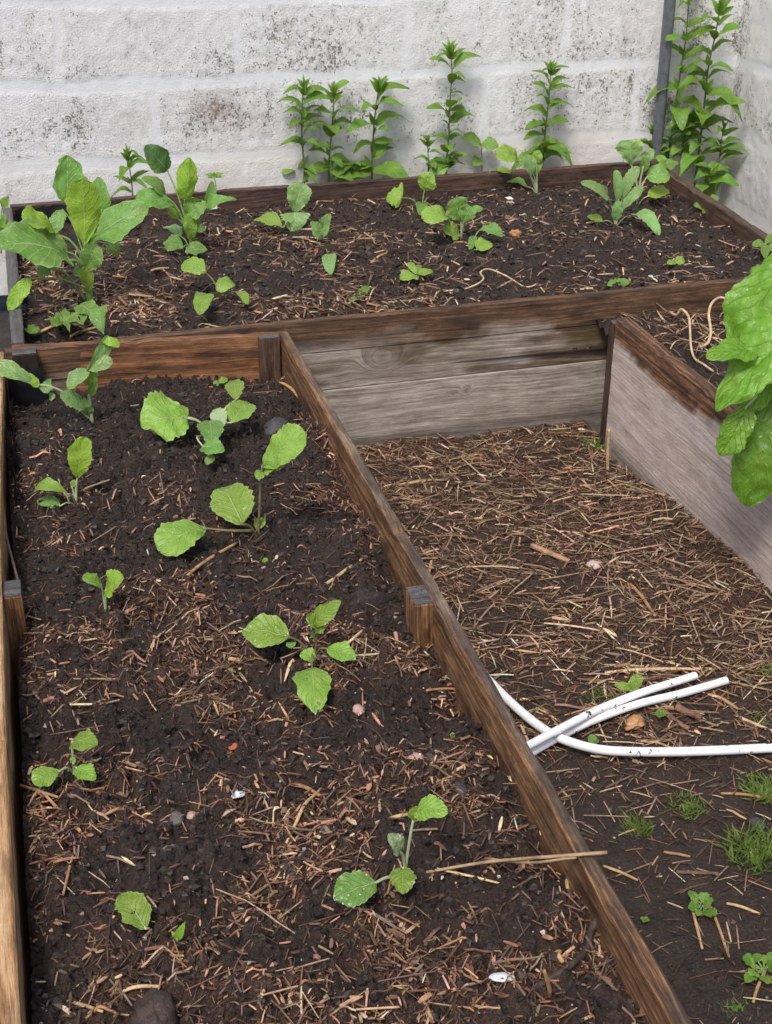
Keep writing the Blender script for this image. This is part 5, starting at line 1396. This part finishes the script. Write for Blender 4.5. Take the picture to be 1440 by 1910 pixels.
# noticeable single straws
ST = [(S_LEFT, (24, 828), (102, 826), 7, 'flat orange straw near the left board above the wavy-leaved seedling'),
      (S_LEFT, (350, 1073), (443, 1012), 7, 'long bent straw below the two dewy leaves of the tallest seedling'),
      (S_LEFT, (610, 1088), (676, 1043), 7, 'pale straw pointing at the dividing board above the big clod'),
      (S_LEFT, (543, 1464), (597, 1484), 8, 'yellow straw crossing another, right of the white shell'),
      (S_LEFT, (534, 1573), (600, 1470), 7, 'long straw running down left from the yellow crossing straw'),
      (S_LEFT, (195, 1520), (250, 1515), 7, 'straw lying level at left, below the three-leaved seedling'),
      (S_LEFT, (55, 1592), (103, 1555), 9, 'thick straw piece near the left board, lower foreground'),
      (S_LEFT, (118, 1668), (136, 1595), 6, 'upright-looking straw right of the thick piece near the left board'),
      (S_LEFT, (62, 1757), (132, 1747), 8, 'reddish straw left of the crinkled leaf'),
      (S_LEFT, (38, 1465), (125, 1525), 6, 'long grey-brown straw slanting from the left board'),
      (S_LEFT, (228, 1850), (300, 1840), 8, 'bright straw splinter in the bottom left'),
      (S_LEFT, (160, 1900), (218, 1890), 7, 'pale straw splinter at the bottom beside the root stump'),
      (S_LEFT, (125, 1868), (192, 1887), 7, 'brown straw just above the pale splinter at the bottom'),
      (S_LEFT, (788, 1860), (808, 1908), 9, 'pale wood splinter at the bottom, left of the mussel sliver'),
      (S_LEFT, (700, 1535), (850, 1515), 8, 'long brown stalk behind the long-stalked seedling'),
      (S_LEFT, (1015, 1810), (1025, 1860), 9, 'pale splinter standing near the root in the bottom right of the bed'),
      (S_LEFT, (1058, 1640), (1062, 1672), 8, 'orange splinter against the dividing board'),
      (S_LEFT, (1045, 1775), (1050, 1795), 12, 'bright stubby wood splinter near the thick root'),
      (S_LEFT, (815, 1620), (960, 1655), 5, 'long thin straw right of the long-stalked seedling'),
      (S_LEFT, (410, 640), (418, 692), 5, 'straw standing upright at the back board of the narrow bed'),
      (S_LEFT, (463, 648), (478, 668), 6, 'short straw standing beside the corner post'),
      (S_LEFT, (520, 712), (560, 745), 6, 'pale straw slanting down beside the dividing board at its far end'),
      (S_LEFT, (205, 895), (120, 930), 4, 'thin straw left of the two-leaved seedling column'),
      (S_LEFT, (795, 1288), (870, 1286), 5, 'straw lying level and touching the dividing board'),
      (S_FAR, (70, 622), (145, 606), 6, 'straw behind the left bed back board, nearer the corner'),
      (S_FAR, (130, 628), (178, 611), 6, 'straw behind the left bed back board under the curled seedling'),
      (S_FAR, (216, 605), (232, 578), 5, 'short orange straw right of the curled seedling'),
      (S_FAR, (508, 452), (552, 443), 5, 'pale straw at the foot of the stacked seedling'),
      (S_FAR, (282, 505), (315, 500), 5, 'pale straw between the two tall cabbages'),
      (S_FAR, (692, 490), (722, 472), 5, 'pale straw in the middle of the far bed'),
      (S_PATH, (1134, 880), (1136, 800), 7, 'orange straw standing upright by the grey plank'),
      (S_PATH, (1175, 1089), (1222, 1150), 7, 'long pale straw on the path right of the pink pebble'),
      (S_PATH, (740, 905), (835, 895), 6, 'pale straw beside the dividing board on the path'),
      (S_PATH, (1320, 1295), (1376, 1322), 7, 'yellow straw right of the pipe ends'),
      (S_PATH, (1128, 1255), (1335, 1248), 7, 'long straw right above the pipe ends'),
      (S_PATH, (1345, 1480), (1440, 1490), 6, 'brown stem on the mud below the pipe'),
      (S_PATH, (1290, 1680), (1310, 1770), 6, 'bent straw among the spreading weed on the mud'),
      (S_PATH, (1325, 1690), (1360, 1785), 6, 'straw right of the bent one, on the mud'),
      (S_PATH, (1355, 1685), (1418, 1705), 6, 'pale straw right of the spreading weed'),
      (S_PATH, (1238, 1589), (1288, 1598), 6, 'reddish straw on bare mud, middle right'),
      (S_PATH, (1125, 1615), (1190, 1642), 6, 'pale straw sticking out beyond the dividing board'),
      (S_PATH, (1405, 1870), (1430, 1805), 7, 'yellow straw at the lower right edge'),
      (S_PATH, (1040, 1345), (1000, 1320), 4, 'thin straw behind the crossing of the pipes')]
straw_tones = [(.50, .33, .16), (.42, .25, .115), (.55, .40, .21), (.36, .19, .09)]
M_ST = [plain('straw_tone', c_, .6, 0, .4, 70, .5) for c_ in straw_tones]
for i, (f_, a_, b_, w_, lab_) in enumerate(ST):
    up_ = .02 if 'standing' in lab_ and f_ is not S_FAR else .004
    a3, b3 = f_.hit(a_[0], a_[1], .003), f_.hit(b_[0], b_[1], .003)
    if 'standing' in lab_:                                        # foot on the soil, head on the upright above it
        lo, hi = (a_, b_) if a_[1] > b_[1] else (b_, a_)
        a3 = f_.hit(*lo); b3 = at_y(hi[0], hi[1], a3[1] - .006)
    r_ = w_ / 2 * ((a3 - CAM) @ CW) / F
    mid = (a3 + b3) / 2
    if 'standing' not in lab_: mid[2] = max(mid[2], float(f_(mid[0], mid[1])) + r_ * .6) + .001
    side = unit(np.cross(b3 - a3, UP)) * r_ * random.uniform(-1.5, 1.5)
    V, Q = tube([a3, (a3 + mid) / 2 + side, mid + side, (mid + b3) / 2 + side * .5, b3], [r_ * .8, r_, r_, r_ * .95, r_ * .75], 6, 3)
    tag(mk('straw', V, Q, M_ST[i % 4], None), lab_, 'straw')

# ------------------------------------------------------------------ mulch that nobody could count
def strips(name, label, cat, field, pts, lens, wids, cols, seed, tilt=.18, lift=.001, curl=.05, taper=.5, fl=.3):
    """thin bent strips lying on the field, one mesh"""
    r = np.random.default_rng(seed)
    n = len(pts)
    yaw = r.uniform(0, 2 * math.pi, n)
    L, W = lens, wids
    K = 4
    s = np.linspace(-.5, .5, K)
    cx, cy = np.cos(yaw), np.sin(yaw)
    bend = r.normal(0, curl, n) * L
    px = pts[:, 0:1] + cx[:, None] * s * L[:, None] - cy[:, None] * (bend[:, None] * (.25 - s ** 2))
    py = pts[:, 1:2] + cy[:, None] * s * L[:, None] + cx[:, None] * (bend[:, None] * (.25 - s ** 2))
    px = np.clip(px, field.x[0] + .004, field.x[-1] - .004); py = np.clip(py, field.y[0] + .004, field.y[-1] - .004)
    zz = field(px, py)
    zl = np.linspace(0, 1, K)[None] * (zz[:, -1:] - zz[:, :1]) + zz[:, :1]
    lift = lift - .004 * (r.random(n)[:, None] < .35)
    z = np.maximum(zz, zl) * .6 + zz.max(1, keepdims=True) * .4
    z = z + lift + r.random(n)[:, None] * .006 + (s[None] * L[:, None]) * np.abs(r.normal(0, tilt, n))[:, None] + .25 * np.abs(bend)[:, None] * (.25 - s ** 2) * 2
    tw = r.normal(0, .5, n)
    tp = np.ones((n, K)); tp[:, 0] = 1 - taper * r.random(n); tp[:, -1] = 1 - taper * r.random(n)
    w = W[:, None] * tp / 2
    h = np.maximum(.0004, w * fl)
    sx, sy = -cy[:, None] * np.cos(tw)[:, None], cx[:, None] * np.cos(tw)[:, None]
    sz = np.sin(tw)[:, None]
    V = np.zeros((n, K, 4, 3))
    for q, (a, b) in enumerate(((-1, -1), (1, -1), (1, 1), (-1, 1))):
        V[:, :, q, 0] = px + sx * w * a
        V[:, :, q, 1] = py + sy * w * a
        V[:, :, q, 2] = z + sz * w * a + h * b
    base = (np.arange(n) * K * 4)[:, None, None]
    Q = []
    for k in range(K - 1):
        for q in range(4):
            Q.append([k * 4 + q, k * 4 + (q + 1) % 4, (k + 1) * 4 + (q + 1) % 4, (k + 1) * 4 + q])
    Q.append([3, 2, 1, 0]); e = (K - 1) * 4; Q.append([e, e + 1, e + 2, e + 3])
    Q = (np.array(Q)[None] + base).reshape(-1, 4)
    C = np.repeat(cols[:, None], K * 4, 1).reshape(-1, 3)
    o = mk(name, V.reshape(-1, 3), Q, M_STRAW, None, col=C, smooth=False)
    return tag(o, label, cat, kind='stuff')

def pick(field, n, dens, r, m=.006):
    out = []
    tot = 0
    while tot < n:
        p = np.c_[r.uniform(field.x[0] + m, field.x[-1] - m, n * 3), r.uniform(field.y[0] + m, field.y[-1] - m, n * 3)]
        p = p[r.random(len(p)) < np.clip(dens(p[:, 0], p[:, 1]), 0, 1)]
        out.append(p); tot += len(p)
        if len(out) > 60: break
    return np.concatenate(out)[:n]

def pal(r, n, cs, jit=.35):
    cs = np.array(cs)
    c = cs[r.integers(0, len(cs), n)] * np.exp(r.normal(0, jit, n))[:, None]
    return np.clip(c * (1 + r.normal(0, .06, (n, 3))), .005, .75)

STRAW = [(.40, .265, .155), (.34, .20, .112), (.47, .335, .21), (.25, .142, .082), (.18, .098, .057), (.11, .062, .040)]
CHIP = [(.36, .19, .105), (.27, .13, .068), (.45, .28, .16), (.17, .080, .045), (.11, .057, .036), (.52, .36, .22), (.31, .17, .10)]
DARKB = [(.075, .042, .028), (.11, .060, .038), (.055, .034, .024), (.15, .085, .05)]
r1 = np.random.default_rng(41)
def gauss(field, lst):
    cs = [(field.hit(px, py)[:2], s, k) for px, py, s, k in lst]
    def f(x, y):
        v = 0
        for c, s, k in cs: v = v + k * np.exp(-((x - c[0]) ** 2 + (y - c[1]) ** 2) / (2 * s * s))
        return v
    return f
def set_mat(obj, field, fn):
    a_ = obj.data.attributes.new('mat', 'FLOAT', 'POINT')
    a_.data.foreach_set('value', np.clip(fn(field.X.ravel(), field.Y.ravel()), 0, 1).astype(np.float32))
# path
def d_path(x, y):
    a = .10 + .90 * smooth01((y - 1.18) / .42)
    a = a * (1 - .75 * smooth01((x - .62 - (y - .6) * .55) / .2) * smooth01((1.6 - y) / .3))
    return a * (.5 + 1.0 * np.clip(.5 + 1.4 * fbm(x, y, 9, 3), 0, 1))
n = 6200
p = pick(S_PATH, n, d_path, r1)
strips('straw_mulch', 'trodden straw scattered over the muddy path between the beds', 'straw', S_PATH, p, r1.lognormal(-3.6, .6, n).clip(.006, .10), r1.lognormal(-6.35, .38, n).clip(.0007, .0042), pal(r1, n, STRAW, .38), 1, tilt=.10)
n = 6500
p = pick(S_PATH, n, lambda x, y: d_path(x, y) * .7 + .28, r1)
strips('straw_chaff', 'short dark broken straw and chaff over the path', 'straw', S_PATH, p, r1.lognormal(-4.35, .6, n).clip(.003, .045), r1.lognormal(-6.75, .4, n).clip(.0006, .003), pal(r1, n, STRAW[2:] + DARKB, .45), 2, tilt=.12)
# left bed
gl = gauss(S_LEFT, [(560, 1250, .09, .9), (430, 1210, .07, .7), (330, 1250, .06, .5), (930, 1480, .06, 1.0), (960, 1600, .08, 1.0), (860, 1650, .07, .7), (1080, 1780, .06, .9), (540, 690, .08, .9), (600, 820, .05, .8), (660, 930, .06, .7),
                   (60, 900, .05, 1.0), (100, 1000, .05, .6), (60, 1330, .05, .7), (120, 1520, .07, .8), (100, 1720, .07, .7), (250, 1850, .10, .7), (600, 1800, .14, .8), (480, 1650, .1, .5), (450, 1000, .06, .5), (330, 950, .06, .5), (350, 1110, .06, .5), (200, 1180, .06, .5), (800, 1250, .06, .8), (760, 1180, .04, .7),
                   (700, 1700, .1, .6), (620, 1550, .06, .4)])
d_left = lambda x, y: (.05 + .85 * gl(x, y) + .35 * np.exp(-((x - .44) / .03) ** 2) + .25 * np.exp(-((x + .07) / .02) ** 2)) * (.10 + 2.1 * np.clip(.42 + 2.2 * fbm(x, y, 13, 3), 0, 1) ** 1.5) * .55
n = 2900
p = pick(S_LEFT, n, d_left, r1)
strips('wood_chip_mulch', 'reddish shredded wood chips scattered over the narrow bed', 'mulch', S_LEFT, p, r1.lognormal(-4.75, .55, n).clip(.003, .034), r1.lognormal(-6.2, .42, n).clip(.0008, .006), pal(r1, n, CHIP, .4), 3, tilt=.22, taper=.8)
n = 1300
p = pick(S_LEFT, n, d_left, r1)
strips('straw_mulch', 'loose straw lying on the soil of the narrow bed', 'straw', S_LEFT, p, r1.lognormal(-3.95, .5, n).clip(.008, .07), r1.lognormal(-6.6, .3, n).clip(.0007, .003), pal(r1, n, STRAW, .35), 4, tilt=.16)
n = 8000
p = pick(S_LEFT, n, lambda x, y: .06 + 1.5 * d_left(x, y), r1)
strips('plant_fibre', 'fine dark fibres and crumbs mixed through the soil of the narrow bed', 'mulch', S_LEFT, p, r1.lognormal(-4.7, .5, n).clip(.003, .03), r1.uniform(.0006, .0020, n), pal(r1, n, CHIP[3:5] + DARKB + CHIP[:2], .5), 5, tilt=.3)
# far bed
gf = gauss(S_FAR, [(230, 500, .12, 1.0), (300, 560, .12, .9), (130, 560, .08, 1.0), (480, 590, .1, .6), (560, 480, .14, .5), (700, 560, .1, .6), (860, 530, .1, .5), (520, 445, .1, .5), (60, 500, .1, .6), (900, 380, .1, .2), (1330, 420, .05, .4), (1090, 330, .05, .3), (380, 420, .1, .3)])
d_far = lambda x, y: (.10 + .85 * gf(x, y)) * (.12 + 2.0 * np.clip(.44 + 2.0 * fbm(x, y, 9, 3), 0, 1) ** 1.4) * .6
n = 2000
p = pick(S_FAR, n, d_far, r1)
strips('straw_mulch', 'straw scattered over the far bed, thickest at its left end', 'straw', S_FAR, p, r1.lognormal(-3.7, .45, n).clip(.010, .09), r1.uniform(.0016, .0038, n), pal(r1, n, STRAW, .38), 6, tilt=.15)
n = 3600
p = pick(S_FAR, n, lambda x, y: .12 + d_far(x, y), r1)
strips('wood_chip_mulch', 'reddish wood shreds mixed into the far bed soil', 'mulch', S_FAR, p, r1.lognormal(-4.1, .5, n).clip(.005, .045), r1.uniform(.0014, .0045, n), pal(r1, n, CHIP + DARKB, .4), 7, tilt=.22, taper=.8)
n = 800
p = pick(S_RIGHT, n, lambda x, y: .15 + .9 * np.exp(-((y - 2.4) / .12) ** 2 - ((x - 1.3) / .12) ** 2), r1)
strips('straw_mulch', 'straw and dead stems lying in the right-hand bed', 'straw', S_RIGHT, p, r1.lognormal(-3.4, .45, n).clip(.012, .10), r1.uniform(.0015, .0035, n), pal(r1, n, STRAW, .35), 8, tilt=.25, curl=.3)

set_mat(O_P, S_PATH, lambda x, y: 1.1 * d_path(x, y) + .06)
set_mat(O_L, S_LEFT, lambda x, y: 1.9 * d_left(x, y) - .08)
set_mat(O_F, S_FAR, lambda x, y: 1.5 * d_far(x, y) - .05)

def grit(name, label, field, n, rmin, rmax, cols, seed, dens=lambda x, y: 1 + 0 * x):
    r = np.random.default_rng(seed)
    p = pick(field, n, dens, r)
    n = len(p)
    rad = rmin + (rmax - rmin) * r.random(n) ** 3
    # squashed jittered octahedra-like cubes
    corners = np.array([(a, b, c) for a in (-1, 1) for b in (-1, 1) for c in (-1, 1)], float) * .62
    V = corners[None] * rad[:, None, None] * (1 + r.normal(0, .38, (n, 8, 3))) * np.array([1, 1, .55])
    an = r.uniform(0, 6.3, n); c, s = np.cos(an)[:, None], np.sin(an)[:, None]
    X, Y = V[..., 0] * c - V[..., 1] * s, V[..., 0] * s + V[..., 1] * c
    z = field(p[:, 0], p[:, 1]) + rad * .12
    W = np.stack([X + p[:, :1], Y + p[:, 1:], V[..., 2] + z[:, None]], -1).reshape(-1, 3)
    f = np.array([(0, 1, 3, 2), (4, 6, 7, 5), (0, 4, 5, 1), (2, 3, 7, 6), (0, 2, 6, 4), (1, 5, 7, 3)])
    Q = (f[None] + (np.arange(n) * 8)[:, None, None]).reshape(-1, 4)
    o = mk(name, W, Q, M_STRAW, None, col=np.repeat(pal(r, n, cols, .35), 8, 0), smooth=False)
    return tag(o, label, 'grit', kind='stuff')
SOILC = [(.020, .014, .011), (.035, .025, .019), (.05, .036, .028), (.028, .02, .017)]
grit('soil_crumbs', 'loose dark crumbs of soil over the narrow bed', S_LEFT, 24000, .0008, .0058, SOILC, 1)
grit('soil_crumbs', 'loose dark crumbs of soil over the far bed', S_FAR, 14000, .0014, .0085, SOILC, 2)
grit('soil_crumbs', 'loose crumbs of mud on the path', S_PATH, 3500, .0008, .0045, SOILC, 3)
GRIT = [(.45, .38, .32), (.30, .24, .2), (.6, .55, .5), (.38, .22, .16), (.22, .2, .19)]
grit('grit', 'pale grit and tiny stones in the narrow bed', S_LEFT, 900, .0007, .0034, GRIT, 4)
grit('grit', 'pale grit and tiny stones in the far bed', S_FAR, 700, .0010, .0042, GRIT, 5)
grit('grit', 'pale grit and tiny stones on the path', S_PATH, 300, .0007, .0028, GRIT, 6)
